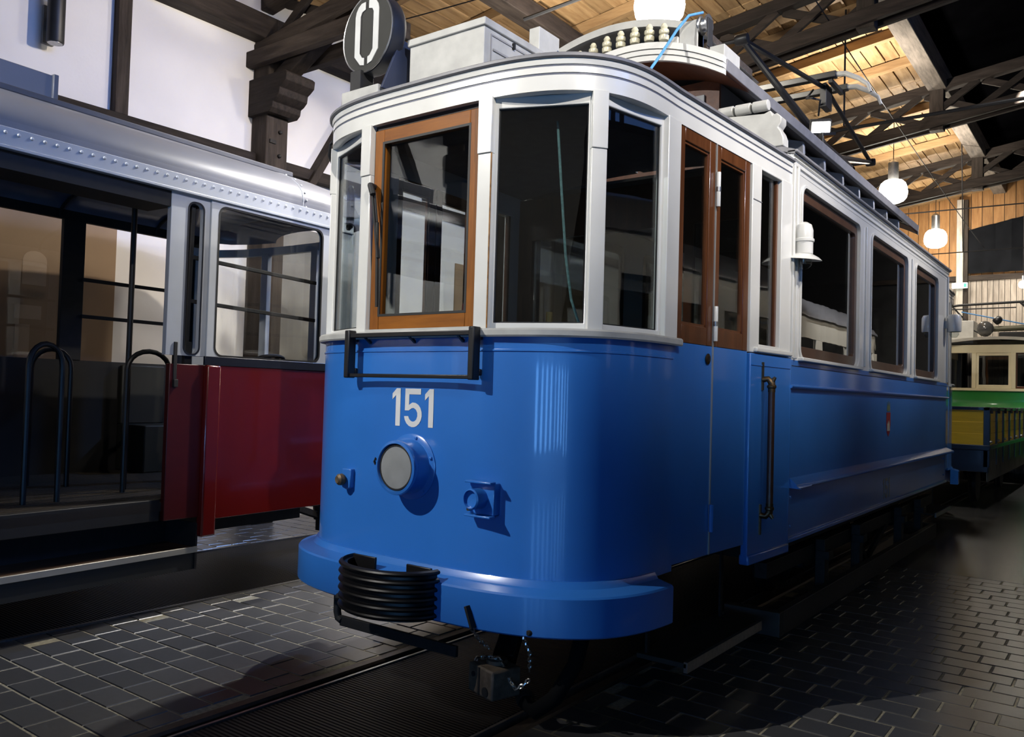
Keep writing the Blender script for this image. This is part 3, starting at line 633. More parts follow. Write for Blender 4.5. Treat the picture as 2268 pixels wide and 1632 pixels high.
def vestibule(rear):
    M = ROT if rear else Matrix.Identity(4)
    def B(mb, name, mt, par=TR, bev=0.0, smooth=35, **k): return mb.xf(M).build(name, mt, par, bev, smooth, **k)
    # lower front shell, apron bumper, belt ledge
    fp = B(MB().sweep(FRONTX, [(0,0.645),(0,1.725),(-0.03,1.725),(-0.03,0.645)]), 'front_panel', BLUEP)
    B(MB().sweep(FRONT, [(0.0,1.655),(0.005,1.657),(0.005,1.664),(0.0,1.666)]), 'bead', BLUEP, fp)
    bpath = [p for p in FRONT if p[1] < 0.60]
    bm = B(MB().sweep(bpath, [(0.0,0.672),(0.012,0.672),(0.022,0.655),(0.03,0.645),(0.10,0.628),(0.107,0.62),(0.107,0.462),(0.10,0.455),(0.0,0.455)]), 'bumper_apron', BLUEP)
    B(MB().sweep(FRONTX, [(0.0,1.722),(0.03,1.718),(0.036,1.726),(0.036,1.748),(0.028,1.756),(-0.05,1.762),(-0.05,1.722)]), 'belt_ledge', WHITED)
    # header with two raised mouldings, gutter, roof
    hd = B(MB().sweep(WHOLE, [(-0.05,2.80),(0.0,2.80),(0.0,2.868),(-0.004,2.870),(-0.004,2.876),(0.002,2.878),(0.002,2.905),(-0.003,2.907),(-0.003,2.913),(0.004,2.915),(0.010,2.945),(-0.05,2.945)]), 'header', WHITE)
    for zz, of in ((2.873,-0.002), (2.910,-0.001)):
        B(MB().sweep(WHOLE, [(of-0.003,zz-0.0028),(of,zz-0.0028),(of,zz+0.0028),(of-0.003,zz+0.0028)]), 'pinstripe', mat('slate_line', (0.10,0.11,0.15), 0.5), hd)
    B(MB().sweep(WHOLE, [(-0.01,2.940),(0.014,2.939),(0.022,2.945),(0.022,2.957),(0.012,2.964),(-0.01,2.964)]), 'gutter', GREYP)
    rows = []
    for k in range(9):
        s = 1-k/8*0.98
        rows.append([(x*s, 2.2+(y-2.2)*(s if True else 1), 2.955+0.085*(1-s*s)) for x, y in WHOLE])
    B(MB().grid(rows, 0.02, (0,0,-1)), 'roof', GREYP, smooth=60)
    # window posts
    for (xa, xb) in ((0.422,0.348),(0.887,0.842),(-0.348,-0.422),(-0.842,-0.887)):
        c = curve_pts(xa, xb, 5)
        p = B(MB().sweep(c, [(-0.055,1.755),(0.004,1.755),(0.004,2.55),(-0.055,2.55)]), 'window_post', WHITE, bev=0.004)
        B(MB().sweep(c, [(-0.055,2.55),(0.010,2.55),(0.010,2.805),(-0.055,2.805)]), 'post_head', WHITE, p, bev=0.003)
    for s in (1, -1):
        mb = MB(); a = (s*0.97468, fy(0.97468)); b = sp(0.778, s)
        q = [b,(s*0.975,0.71),a] if s == 1 else [a,(-0.975,0.71),b]
        B(mb.sweep(q, [(-0.06,1.755),(0.006,1.755),(0.006,2.805),(-0.06,2.805)]), 'window_post', WHITE, bev=0.004)
    # rust streak down the edge of one post
    if not rear: B(MB().sweep([(0.4245,fy(0.42)),(0.4195,fy(0.42)-0.0002)], [(0.0,1.76),(0.0052,1.76),(0.0052,2.55),(0.0,2.55)]), 'rust_streak', mat('rust_line', (0.22,0.11,0.035), 0.8, var=0.5, scale=30), TR, smooth=0)
    # centre window in oak
    y0 = 0.045
    fr = MB(); x0, x1, z0, z1 = -0.342, 0.342, 1.768, 2.775
    cf = B(MB().box(x0,x0+0.062,y0-0.02,y0+0.03,z0,z1), 'oak_window', OAK, bev=0.004)
    B(MB().box(x1-0.062,x1,y0-0.02,y0+0.03,z0,z1), 'sash_stile', OAK, cf, bev=0.004)
    B(MB().box(x0+0.062,x1-0.062,y0-0.02,y0+0.03,z1-0.068,z1), 'sash_rail', OAKX, cf, bev=0.004)
    B(MB().box(x0+0.062,x1-0.062,y0-0.02,y0+0.03,z0,z0+0.072), 'sash_rail', OAKX, cf, bev=0.004)
    B(MB().box(x0+0.062,x1-0.062,y0+0.004,y0+0.008,z0+0.072,z1-0.068), 'pane', GLASS, cf, smooth=0)
    B(MB().strip2(rcorn(x0+0.055,x1-0.055,z0+0.066,z1-0.062,0), rcorn(x0+0.068,x1-0.068,z0+0.078,z1-0.074,0), (0,y0-0.021,0), (1,0,0), (0,0,1), -0.006), 'gasket', RUBBER, cf, smooth=0)
    B(MB().box(x0-0.004,x1+0.004,y0-0.01,y0+0.05,z1,2.80), 'head_board', mat('dark_reveal', (0.03,0.02,0.015), 0.7), cf, smooth=0)  # dark brown board between the window frame and the header
    B(MB().box(x0-0.004,x1+0.004,-0.02+0.02,y0+0.05,1.755,z0), 'window_sill', WHITED, cf, smooth=0)
    # corner windows: flat panes in white frames on chords
    for s in (1, -1):
        for (xa, xb, nm) in ((0.422,0.842,'front_window'),(0.887,0.97468,'corner_window')):
            pa, pb = Vector((s*xa, fy(xa))), Vector((s*xb, fy(xb)))
            if s == -1: pa, pb = pb, pa
            d = (pb-pa).normalized(); nin = Vector((-d.y, d.x)); ln = (pb-pa).length
            o = pa+nin*0.022
            U = (d.x, d.y, 0)
            g = 0.020
            w_ = B(MB().strip2(rcorn(0,ln,1.755,2.806,0), rcorn(g,ln-g,1.785,2.755,0), (o.x,o.y,0), U, (0,0,1), -0.028), nm, WHITE, bev=0.003)
            B(MB().poly([(g,1.785),(ln-g,1.785),(ln-g,2.755),(g,2.755)], (o.x+nin.x*0.016,o.y+nin.y*0.016,0), U, (0,0,1), -0.004), 'pane', GLASS, w_, smooth=0)
            B(MB().strip2(rcorn(g-.001,ln-g+.001,1.784,2.756,0), rcorn(g+.006,ln-g-.006,1.791,2.749,0), (o.x+nin.x*0.012,o.y+nin.y*0.012,0), U, (0,0,1), -0.006), 'gasket', RUBBER, w_, smooth=0)
    # sides: folding doors, post panel with narrow window
    for s in (1, -1):
        ja, jm, jb = 0.785, 1.175, 1.60
        for (ya, yb) in ((ja, jm-0.006), (jm+0.006, jb)):
            dr = B(side_slab(MB(), ya, yb, 0.672, 1.742, 0.035, s, -0.004), 'door_leaf', BLUEP, bev=0.003)
            w1 = 0.052
            wf = MB()
            side_slab(wf, ya, ya+w1, 1.742, 2.815, 0.035, s, -0.004); side_slab(wf, yb-w1*1.25, yb, 1.742, 2.815, 0.035, s, -0.004)
            side_slab(wf, ya+w1, yb-w1*1.25, 1.742, 1.835, 0.035, s, -0.004); side_slab(wf, ya+w1, yb-w1*1.25, 2.735, 2.815, 0.035, s, -0.004)
            B(wf, 'door_frame', TEAK, dr, bev=0.004)
            B(side_slab(MB(), ya+w1, yb-w1*1.25, 1.835, 2.735, 0.005, s, -0.022), 'pane', GLASS, dr, smooth=0)
            bd = MB()
            side_slab(bd, ya+w1, ya+w1+0.012, 1.835, 2.735, 0.02, s, -0.012); side_slab(bd, yb-w1*1.25-0.012, yb-w1*1.25, 1.835, 2.735, 0.02, s, -0.012)
            side_slab(bd, ya+w1, yb-w1*1.25, 1.835, 1.847, 0.02, s, -0.012); side_slab(bd, ya+w1, yb-w1*1.25, 2.723, 2.735, 0.02, s, -0.012)
            B(bd, 'glazing_bead', TEAK, dr, smooth=0)
        B(side_slab(MB(), jm-0.005, jm+0.005, 0.672, 2.80, 0.006, s, 0.0), 'hinge_strip', mat('hinge_strip_zinc', (0.42,0.42,0.40), 0.4, 0.6), bev=0.0)
        for zc in (2.56, 1.86):
            a = sp(jm, s); hg = B(MB().lathe([(0.011,-0.09),(0.012,-0.088),(0.012,0.088),(0.011,0.09)], (a[0]+s*0.010, a[1], zc), (0,0,1), 12), 'door_hinge', WHITE)
            B(MB().lathe([(0.0135,-0.012),(0.0135,0.012)], (a[0]+s*0.010, a[1], zc), (0,0,1), 12), 'knuckle', STEEL, hg)
        a = sp(jm, s); B(MB().lathe([(0.012,-0.07),(0.012,0.07)], (a[0]+s*0.008, a[1], 0.86), (0,0,1), 10), 'door_hinge', BLUEP)
        a = sp(1.115, s); lk = B(MB().lathe([(0.028,0),(0.028,0.004),(0.02,0.008)], (a[0], a[1], 1.675), (s,0,0), 16), 'lock', BRONZE)
        B(MB().box(a[0]-0.004+s*0.008, a[0]+0.004+s*0.008, a[1]-0.005, a[1]+0.005, 1.662, 1.69), 'keyhole', BLACKM, lk, smooth=0)
        # post panel: blue below, white above with narrow window
        pp = B(side_slab(MB(), 1.612, 2.2, 0.60, 1.735, 0.04, s, 0.012), 'post_panel', BLUEP, bev=0.006)
        B(side_slab(MB(), 1.612, 2.2, 0.555, 0.612, 0.06, s, 0.022), 'panel_foot', BLUEP, pp, bev=0.01)
        B(side_slab(MB(), 1.62, 2.19, 1.668, 1.674, 0.01, s, 0.016), 'bead', BLUEP, pp)
        a_, b_ = sp(1.612, s), sp(2.2, s)
        fm = MB()
        for (ya, yb, za, zb) in ((1.612,1.735,1.74,2.805),(2.035,2.2,1.74,2.805),(1.735,2.035,2.79,2.805),(1.735,2.035,1.74,1.79)):
            side_slab(fm, ya, yb, za, zb, 0.05, s, 0.006)
        nw = B(fm, 'side_window', WHITE, bev=0.004)
        B(side_slab(MB(), 1.735, 2.035, 1.79, 2.79, 0.005, s, -0.03), 'pane', GLASS, nw, smooth=0)
        g1 = MB(); side_slab(g1, 2.012, 2.035, 1.79, 2.79, 0.03, s, -0.02); side_slab(g1, 1.735, 1.75, 1.79, 2.79, 0.03, s, -0.02); B(g1, 'sash', TEAK, nw, smooth=0)
        B(side_slab(MB(), 1.66, 2.19, 1.742, 1.772, 0.03, s, 0.028), 'sill', WHITE, nw, bev=0.010, seg=4)
        for (z, h) in ((2.60, 0.004),): B(side_slab(MB(), 1.62, 1.735, z, z+h, 0.01, s, 0.009), 'joint_line', GREYP, nw, smooth=0)
        # bronze grab handle
        hx, hy = sp(1.79, s); X = hx+s*0.012
        hh = B(MB().tube([(X+s*0.05,hy,1.55),(X+s*0.05,hy,0.86)], 0.019, 14), 'grab_handle', mat('handle_wood', (0.035,0.016,0.010), 0.35, var=0.3), bev=0)
        for (z0_, z1_, dz) in ((1.55,1.66,1),(0.86,0.74,-1)):
            B(MB().box(X-0.004, X+0.008, hy-0.026, hy-0.008, min(z0_-dz*0.02,z1_+dz*0.03), max(z0_-dz*0.02,z1_+dz*0.03)).tube([(X,hy-0.015,z0_+dz*0.04),(X+s*0.03,hy-0.005,z0_+dz*0.045),(X+s*0.05,hy,z0_+dz*0.02),(X+s*0.05,hy,z0_-dz*0.03)], [0.018,0.017,0.02,0.021], 12).tube([(X+s*0.045,hy,z0_+dz*0.02),(X+s*0.07,hy,z0_+dz*0.055)], [0.018,0.008], 10).lathe([(0.021,-0.01),(0.026,-0.004),(0.026,0.006),(0.021,0.012)], (X+s*0.05,hy,z0_), (0,0,1), 14), 'handle_bracket', BRONZE, hh)
        # step under the doors
        st = MB().box(min(s*0.76,s*1.03), max(s*0.76,s*1.03), 0.86, 1.86, 0.175, 0.20)
        so = B(st, 'boarding_step', mat('worn_step_wood', (0.022,0.018,0.014), 0.6, var=0.3, scale=15), bev=0.003)
        B(MB().box(min(s*1.015,s*1.035), max(s*1.015,s*1.035), 0.86, 1.86, 0.155, 0.206), 'step_edge', STEEL, so, smooth=0)
        for ya in (0.9, 1.82): B(MB().bar((s*0.80,ya,0.2),(s*0.80,ya,0.72),0.03,0.012), 'step_hanger', IRON, so, smooth=0)
    # platform floor, bulkhead, ceiling, controller
    fl = [(x*0.97, y+0.03 if y < 0.6 else y) for x, y in WHOLE]
    n = len(fl)
    B(MB().add([(x,y,0.66) for x,y in fl]+[(x,y,0.70) for x,y in fl], [tuple(range(n)), tuple(range(2*n-1,n-1,-1))]+[(i,i+n,(i+1)%n+n,(i+1)%n) for i in range(n)]), 'platform_floor', INTER, smooth=0)
    bk = MB().box(-1.0,-0.36,2.16,2.20,0.70,1.78).box(0.36,1.0,2.16,2.20,0.70,1.78).box(-1.0,1.0,2.16,2.20,2.62,2.93).box(-1.0,-0.88,2.16,2.20,1.78,2.62).box(0.88,1.0,2.16,2.20,1.78,2.62).box(-0.42,-0.36,2.16,2.20,1.78,2.62).box(0.36,0.42,2.16,2.20,1.78,2.62)
    bo = B(bk, 'bulkhead', TEAK, smooth=0)
    B(MB().box(-0.88,-0.42,2.178,2.182,1.78,2.62), 'pane', GLASS, bo, smooth=0); B(MB().box(0.42,0.88,2.178,2.182,1.78,2.62), 'pane', GLASS, bo, smooth=0)
    ct = B(MB().lathe([(0.15,0.70),(0.15,1.55),(0.17,1.56),(0.17,1.62),(0.10,1.66),(0.03,1.67)], (0.38,0.42,0), (0,0,1), 20), 'controller', mat('controller_grey', (0.03,0.032,0.035), 0.5, 0.3), bev=0)
    B(MB().tube([(0.38,0.42,1.66),(0.38,0.42,1.72),(0.52,0.36,1.75)], 0.014, 8).tube([(0.52,0.36,1.74),(0.52,0.36,1.86)], [0.02,0.016], 10), 'handle', BRASS, ct)
    bw_ = B(MB().tube([(-0.25,0.5,0.7),(-0.25,0.5,1.75)], 0.03, 10), 'brake_column', BLACK)
    B(MB().tube([(-0.25,0.5,1.76),(-0.05,0.42,1.80)], 0.012, 8).tube([(-0.05,0.42,1.78),(-0.05,0.42,1.93)], [0.022,0.016], 10), 'crank', mat('red_knob', (0.09,0.012,0.012), 0.4), bw_)
    return fp
vestibule(False); vestibule(True)

# ---- saloon
SY0, SY1 = 2.2, 7.65
wins = [(2.40, 3.80), (4.17, 5.50), (5.88, 7.02)]
for s in (1, -1):
    X = s*1.05
    def mbx(x_in, x_out, y0, y1, z0, z1): return MB().box(min(s*x_in,s*x_out), max(s*x_in,s*x_out), y0, y1, z0, z1)
    up_ = mbx(1.02, 1.05, SY0, SY1, 1.56, 1.728).build('waist_panel', BLUEP, TR, 0.003)
    MB().sweep([(1.05*s,SY0),(1.05*s,SY1)][::(1 if s == -1 else 1)], [(0.0,1.548),(0.022,1.553),(0.028,1.562),(0.022,1.571),(0.0,1.576)] if s == -1 else [(0.0,1.548),(-0.022,1.553),(-0.028,1.562),(-0.022,1.571),(0.0,1.576)]).build('waist_moulding', BLUEP, up_)
    mbx(1.045, 1.052, SY0, SY1, 1.690, 1.694).build('bead', BLACKM, up_, smooth=0)
    lp_ = mbx(1.02, 1.047, SY0+0.03, SY1-0.03, 0.96, 1.56).build('side_panel', BLUEP, TR, 0.003)
    lo_ = mbx(1.02, 1.043, SY0, SY1, 0.62, 0.96).build('lower_panel', BLUEP, TR, 0.003)
    mbx(1.02, 1.062, SY0, SY1, 0.605, 0.635).build('bottom_rail', BLUEP, lo_, 0.008)
    lg = MB(); P = [(1.045,0.945),(1.045,1.0),(1.06,0.996),(1.125,0.965),(1.128,0.952),(1.12,0.942)]
    a = [(s*x, SY0+0.03, z) for x, z in P]; b = [(s*x, SY1+0.02, z) for x, z in P]; a[3] = (s*1.10,SY0+0.03,0.96); a[4] = (s*1.10,SY0+0.03,0.952)
    mids = [(s*x, SY0+0.26, z) for x, z in P]; k = 6
    lg.add(a+mids+b, [tuple(range(k))]+[(i,(i+1)%k,k+(i+1)%k,k+i) for i in range(k)]+[(k+i,k+(i+1)%k,2*k+(i+1)%k,2*k+i) for i in range(k)]+[tuple(range(3*k-1,2*k-1,-1))])
    lg.build('side_ledge', BLUEL, TR, 0.003)
    for yy in (SY0+0.06, SY0+0.09, SY1-0.12):
        for zz in (0.70, 0.88): MB().lathe([(0.012,0),(0.009,0.008),(0.004,0.010)], (s*1.043, yy, zz), (s,0,0), 8).build('rivet', BLUEP, lo_)
    # window band: plate with rounded openings, teak sashes, glass
    lim = [SY0, 3.985, 5.69, SY1]
    for (wa, wb_), la, lb_ in zip(wins, lim, lim[1:]):
        k = 6
        pl = MB().strip2(rcorn(la, lb_, 1.728, 2.93, k), rrect(wa, wb_, 1.752, 2.835, 0.07, k), (s*1.05,0,0), (0,s,0) if False else (0,1,0), (0,0,1), -0.04*s if False else (0.0))
        pl = MB().strip2(rcorn(la, lb_, 1.728, 2.93, k), rrect(wa, wb_, 1.752, 2.835, 0.07, k), (s*1.05,0,0), (0,1,0), (0,0,1), -0.045*s)
        po = pl.build('window_panel', WHITE, TR, 0.0)
        MB().strip2(rrect(wa-0.022, wb_+0.022, 1.730, 2.857, 0.085, k), rrect(wa-0.002, wb_+0.002, 1.750, 2.837, 0.071, k), (s*1.05,0,0), (0,1,0), (0,0,1), 0.010*s).build('window_moulding', WHITE, po, 0.002)
        MB().strip2(rrect(wa-0.001, wb_+0.001, 1.751, 2.836, 0.07, k), rrect(wa+0.055, wb_-0.055, 1.825, 2.765, 0.03, k), (s*1.032,0,0), (0,1,0), (0,0,1), -0.03*s).build('sash', mat('sash_brown', (0.06,0.030,0.018), 0.4, var=0.2, coat=0.2), po, 0.003)
        MB().box(min(s*1.006,s*1.012), max(s*1.006,s*1.012), wa+0.05, wb_-0.05, 1.82, 2.77).build('pane', GLASSD, po, smooth=0)
        mbx(1.04, 1.085, wa-0.03, wb_+0.03, 1.726, 1.75).build('sill', WHITE, po, 0.006)
        # thin bead frame on the post between windows
        MB().box(min(s*1.05,s*1.062), max(s*1.05,s*1.062), lb_-0.008, lb_+0.008, 1.76, 2.86).build('post_bead', WHITE, po, 0.003)
    # end wall of the saloon beside the narrower rear platform
    mbx(0.86, 1.045, SY1-0.03, SY1, 0.62, 1.73).build('end_panel', BLUEP, TR, 0.004)
    mbx(0.86, 1.045, SY1-0.03, SY1, 1.73, 3.0).build('end_panel', WHITE, TR, 0.004)
    # corner post mouldings
    for yc in (SY0+0.02, SY0+0.09, SY1-0.05):
        MB().box(min(s*1.045,s*1.068), max(s*1.045,s*1.068), yc-0.015, yc+0.015, 1.735, 2.93).build('corner_post', WHITE, TR, 0.006)
    MB().box(min(s*1.045,s*1.062), max(s*1.045,s*1.062), SY0-0.006, SY0+0.02, 0.60, 1.73).build('corner_strip', BLUEP, TR, 0.004)
    # header and gutter of the saloon
    hp = [(1.01,2.90),(1.052,2.90),(1.052,2.925),(1.062,2.93),(1.062,2.936),(1.053,2.94),(1.053,2.965),(1.064,2.97),(1.064,2.976),(1.055,2.98),(1.066,3.002),(1.01,3.002)]
    MB().add([(s*x,SY0,z) for x,z in hp]+[(s*x,SY1,z) for x,z in hp], [tuple(range(12)), tuple(range(23,11,-1))]+[(i,(i+1)%12,12+(i+1)%12,12+i) for i in range(12)]).build('header', WHITE, TR)
    mbx(1.02, 1.085, SY0-0.02, SY1+0.02, 3.000, 3.020).build('gutter', GREYP, TR, 0.006)
    # lower roof deck up to the clerestory
    rows = [[(s*(1.07-0.60*t), yy, 3.02+0.13*math.sin(t*PI/2)) for t in lin(0,1,8)] for yy in (SY0-0.02, SY1+0.02)]
    MB().grid(rows, 0.03*1, (0,0,-1)).build('roof', GREYP, TR, smooth=60)
    # clerestory side: dark glass between brackets
    MB().box(min(s*0.44,s*0.47), max(s*0.44,s*0.47), 2.45, 7.40, 3.15, 3.63).build('clerestory_side', mat('clerestory_paint', (0.045,0.05,0.06), 0.45, var=0.2), TR, smooth=0)
    y = 2.9; j = 0
    while y < 7.3:
        MB().box(min(s*0.47,s*0.476), max(s*0.47,s*0.476), y-0.20, y+0.20, 3.24, 3.52).build('clerestory_pane', GLASSD, TR, smooth=0)
        pr = [(0.47,3.10),(0.54,3.10),(0.55,3.22),(0.57,3.28),(0.62,3.36),(0.645,3.44),(0.64,3.53),(0.47,3.58)]
        MB().poly([(s*x,z) for x,z in pr], (0,y+0.27,0), (1,0,0), (0,0,1), 0.045).build('roof_bracket', mat('bracket_grey', (0.26,0.27,0.29), 0.5, var=0.2), TR, 0.004)
        y += 0.56; j += 1
    # fairing with three rolled ends at the saloon front corner
    fa = MB().poly([(s*x,z) for x,z in [(0.50,3.05),(1.00,3.05),(1.00,3.10),(0.985,3.14),(0.965,3.17),(0.985,3.20),(0.985,3.235),(0.955,3.262),(0.93,3.25),(0.915,3.285),(0.875,3.27),(0.50,3.30)]], (0,2.27,0), (1,0,0), (0,0,1), 0.10).build('corner_fairing', WHITED, TR, 0.006)
    for q in range(3):
        c0 = 0.60+q*0.115
        MB().tube([(s*(c0-0.05),2.24,3.345),(s*(c0+0.05),2.24,3.345)], 0.035, 14).build('rolled_end', WHITED, fa, 0.004)
# bulk of the clerestory roof, arched with overhanging front and rear
def arch(x): return 3.81-0.44*x*x
xs = lin(-0.69, 0.69, 25)
rows = [[(x, yy, arch(x)) for x in xs] for yy in (2.0, 7.85)]
CR = MB().grid(rows, 0.03, (0,0,-1)).build('clerestory_roof', GREYP, TR, smooth=60)
for s in (1, -1):
    MB().poly([(s*0.655,3.53),(s*0.69,3.53),(s*0.70,3.60),(s*0.66,3.60)], (0,7.85,0), (1,0,0), (0,0,1), 5.85).build('roof_edge', GREYP, CR, 0.004)
for yy, d in ((2.0, -1), (7.85, 1)):
    prof = []
    for (o0, o1, zz0, zz1) in ((0.0,0.03,-0.105,-0.07),(0.0,0.040,-0.066,-0.036),(0.0,0.05,-0.032,0.01)):
        lo = [[(x, yy+d*o1, arch(x)+zz0), (x, yy+d*o1, arch(x)+zz1)] for x in xs]
        top = [[(x, yy+d*o1, arch(x)+zz1), (x, yy, arch(x)+zz1)] for x in xs]
        bot = [[(x, yy, arch(x)+zz0), (x, yy+d*o1, arch(x)+zz0)] for x in xs]
        mb = MB().grid(lo).grid(top).grid(bot)
        mb.add([(xs[-1],yy,arch(xs[-1])+zz0),(xs[-1],yy+d*o1,arch(xs[-1])+zz0),(xs[-1],yy+d*o1,arch(xs[-1])+zz1),(xs[-1],yy,arch(xs[-1])+zz1)], [(0,1,2,3)])
        mb.build('fascia_board', WHITE, CR, smooth=40)
    MB().grid([[(x, yy+0.01*d, arch(x)-0.105), (x, yy-d*0.42, arch(x)-0.09)] for x in xs]).build('soffit', wood('soffit_teak', (0.07,0.022,0.010),(0.13,0.045,0.02),0.4,'Y',4), CR, smooth=40)
    yw = yy-d*0.42
    MB().box(-0.47, 0.47, min(yw,yw+0.03), max(yw,yw+0.03), 3.05, 3.66).build('clerestory_front', MATS['soffit_teak'], TR, smooth=0)
    cwf = MB().strip2(rcorn(0.13,0.37,3.30,3.56,0), rcorn(0.17,0.33,3.34,3.52,0), (0,yw+(0 if d<0 else 0.03),0), (1,0,0), (0,0,1), 0.02*(-1 if d>0 else 1)).build('clerestory_window', mat('window_grey', (0.30,0.30,0.30), 0.5), TR, 0.002)
    MB().box(0.17,0.33, yw-0.005, yw-0.001, 3.34, 3.52).build('pane', GLASSD, cwf, smooth=0)
# saloon floor, seats, inner ceiling
MB().box(-1.02, 1.02, SY0, SY1, 0.66, 0.72).build('saloon_floor', INTER, TR, smooth=0)
MB().box(-1.0, 1.0, SY0+0.02, SY1-0.02, 2.98, 3.0).build('inner_ceiling', INTERW, TR, smooth=0)
for s in (1, -1):
    for k in range(5):
        y = 2.75+k*1.0
        st = MB().box(min(s*0.45,s*0.98), max(s*0.45,s*0.98), y, y+0.42, 1.08, 1.14).build('seat', TEAK, TR, 0.006)
        MB().box(min(s*0.45,s*0.98), max(s*0.45,s*0.98), y+0.40, y+0.44, 1.14, 1.62).build('seat_back', TEAK, st, 0.006)
        MB().box(min(s*0.5,s*0.92), max(s*0.5,s*0.92), y+0.1, y+0.3, 0.72, 1.08).build('seat_base', INTER, st, smooth=0)
# underframe
uf = MB().box(-0.9, 0.9, 2.1, 7.75, 0.50, 0.62).box(-0.12,0.12,0.15,9.7,0.52,0.64).build('underframe', IRON, TR, 0.004)
for s in (1, -1):
    gb = MB().box(min(s*1.0,s*1.05), max(s*1.0,s*1.05), 2.2, 7.05, 0.055, 0.20).build('guard_board', mat('guard_wood', (0.035,0.027,0.021), 0.6, var=0.35, scale=10, stretch=(1,0.15,1)), TR, 0.004)
    for ya in (2.12, 7.05): MB().box(min(s*0.70,s*1.05), max(s*0.70,s*1.05), ya, ya+0.08, 0.055, 0.20).build('guard_end', MATS['guard_wood'], gb, 0.004)
    MB().box(min(s*0.84,s*0.92), max(s*0.84,s*0.92), 2.25, 7.6, 0.36, 0.46).build('truck_beam', IRON, TR, 0.004)
    for y in (3.25, 4.2, 5.7, 6.6):
        hb = MB().box(min(s*0.93,s*1.0), max(s*0.93,s*1.0), y-0.05, y+0.05, 0.10, 0.50).build('guard_hanger', IRON, TR, 0.006)
        MB().box(min(s*0.94,s*1.03), max(s*0.94,s*1.03), y-0.06, y+0.06, 0.36, 0.42).build('hanger_clip', IRON, hb, 0.004)
    for y in (3.5, 6.35):
        wh = MB().lathe([(0.10,-0.06),(0.36,-0.06),(0.40,-0.04),(0.40,-0.01),(0.365,0.0),(0.36,0.06),(0.32,0.065),(0.30,0.03),(0.12,0.02),(0.11,0.08),(0.05,0.09)], (s*0.53, y, 0.412), (s,0,0), 36).build('wheel', IRON, TR)
        MB().box(min(s*0.62,s*0.80), max(s*0.62,s*0.80), y-0.14, y+0.14, 0.24, 0.52).build('axle_box', IRON, wh, 0.02)
        for dy in (-0.28, 0.28):
            pts = [(s*0.72+0.05*math.cos(a), y+dy+0.05*math.sin(a), 0.40+0.10*a/(8*PI)*1.6) for a in lin(0, 8*PI, 60)]
            MB().tube(pts, 0.010, 6).build('spring', IRON, wh)
    MB().bar((s*0.86,3.9,0.36),(s*0.86,6.0,0.36),0.04,0.06).bar((s*0.9,4.4,0.36),(s*0.86,4.9,0.12),0.03,0.05).bar((s*0.9,5.5,0.36),(s*0.86,5.0,0.12),0.03,0.05).build('truss_rod', IRON, TR, smooth=0)
MB().box(-0.5,0.5,4.0,5.8,0.15,0.48).build('resistor_box', BLACKM, TR, 0.01)

# ---- front fittings
def both(fn):
    fn(Matrix.Identity(4), True); fn(ROT, False)
# ribbed spring buffer
def buffer_(M, front):
    D = [(0.265*math.cos(a), -0.10-0.195*math.sin(a)) for a in lin(0, PI, 25)]
    D = [(0.265,-0.09)]+D+[(-0.265,-0.09)]
    bo = MB().sweep(D, [(-0.022,0.462),(0.0,0.462),(0.0,0.668),(-0.022,0.668)]).xf(M).build('buffer', BLACK, TR)
    for k in range(6):
        z = 0.470+k*0.038
        MB().sweep(D, [(0.0,z-0.004),(0.014,z+0.002),(0.018,z+0.009),(0.014,z+0.016),(0.0,z+0.022)]).xf(M).build('buffer_rib', BLACK, bo)
    MB().box(-0.25,0.25,-0.13,-0.09,0.47,0.50).xf(M).build('buffer_floor', BLACKM, bo, smooth=0)
    for xa in (-0.25, 0.10): MB().box(xa,xa+0.15,-0.118,-0.105,0.60,0.685).xf(M).build('buffer_lug', BLACK, bo, 0.003)
    MB().lathe([(0.018,0),(0.018,0.05),(0.012,0.055)], (-0.262,-0.14,0.475), (-1,-0.3,0), 10).xf(M).build('buffer_bolt', BLACKM, bo)
both(buffer_)
# lamp-board rack
def rack(M, front):
    r = MB().bar((-0.40,-0.05,1.735),(0.40,-0.05,1.735),0.022,0.022).bar((-0.42,-0.05,1.538),(0.41,-0.05,1.538),0.018,0.018).xf(M).build('board_rack', BLACK, TR, 0.003)
    for x in (-0.40, 0.40):
        MB().bar((x,-0.045,1.525),(x,-0.045,1.762),0.032,0.05,(0,1,0)).bar((x,-0.02,1.72),(x,0.0,1.72),0.03,0.03).bar((x,-0.02,1.56),(x,0.0,1.56),0.03,0.03).xf(M).build('rack_post', BLACK, r, 0.005)
    for x in (-0.30,0.0,0.30): MB().bar((x,-0.05,1.735),(x,0.0,1.70),0.012,0.012).xf(M).build('rack_stay', BLACK, r, smooth=0)
both(rack)
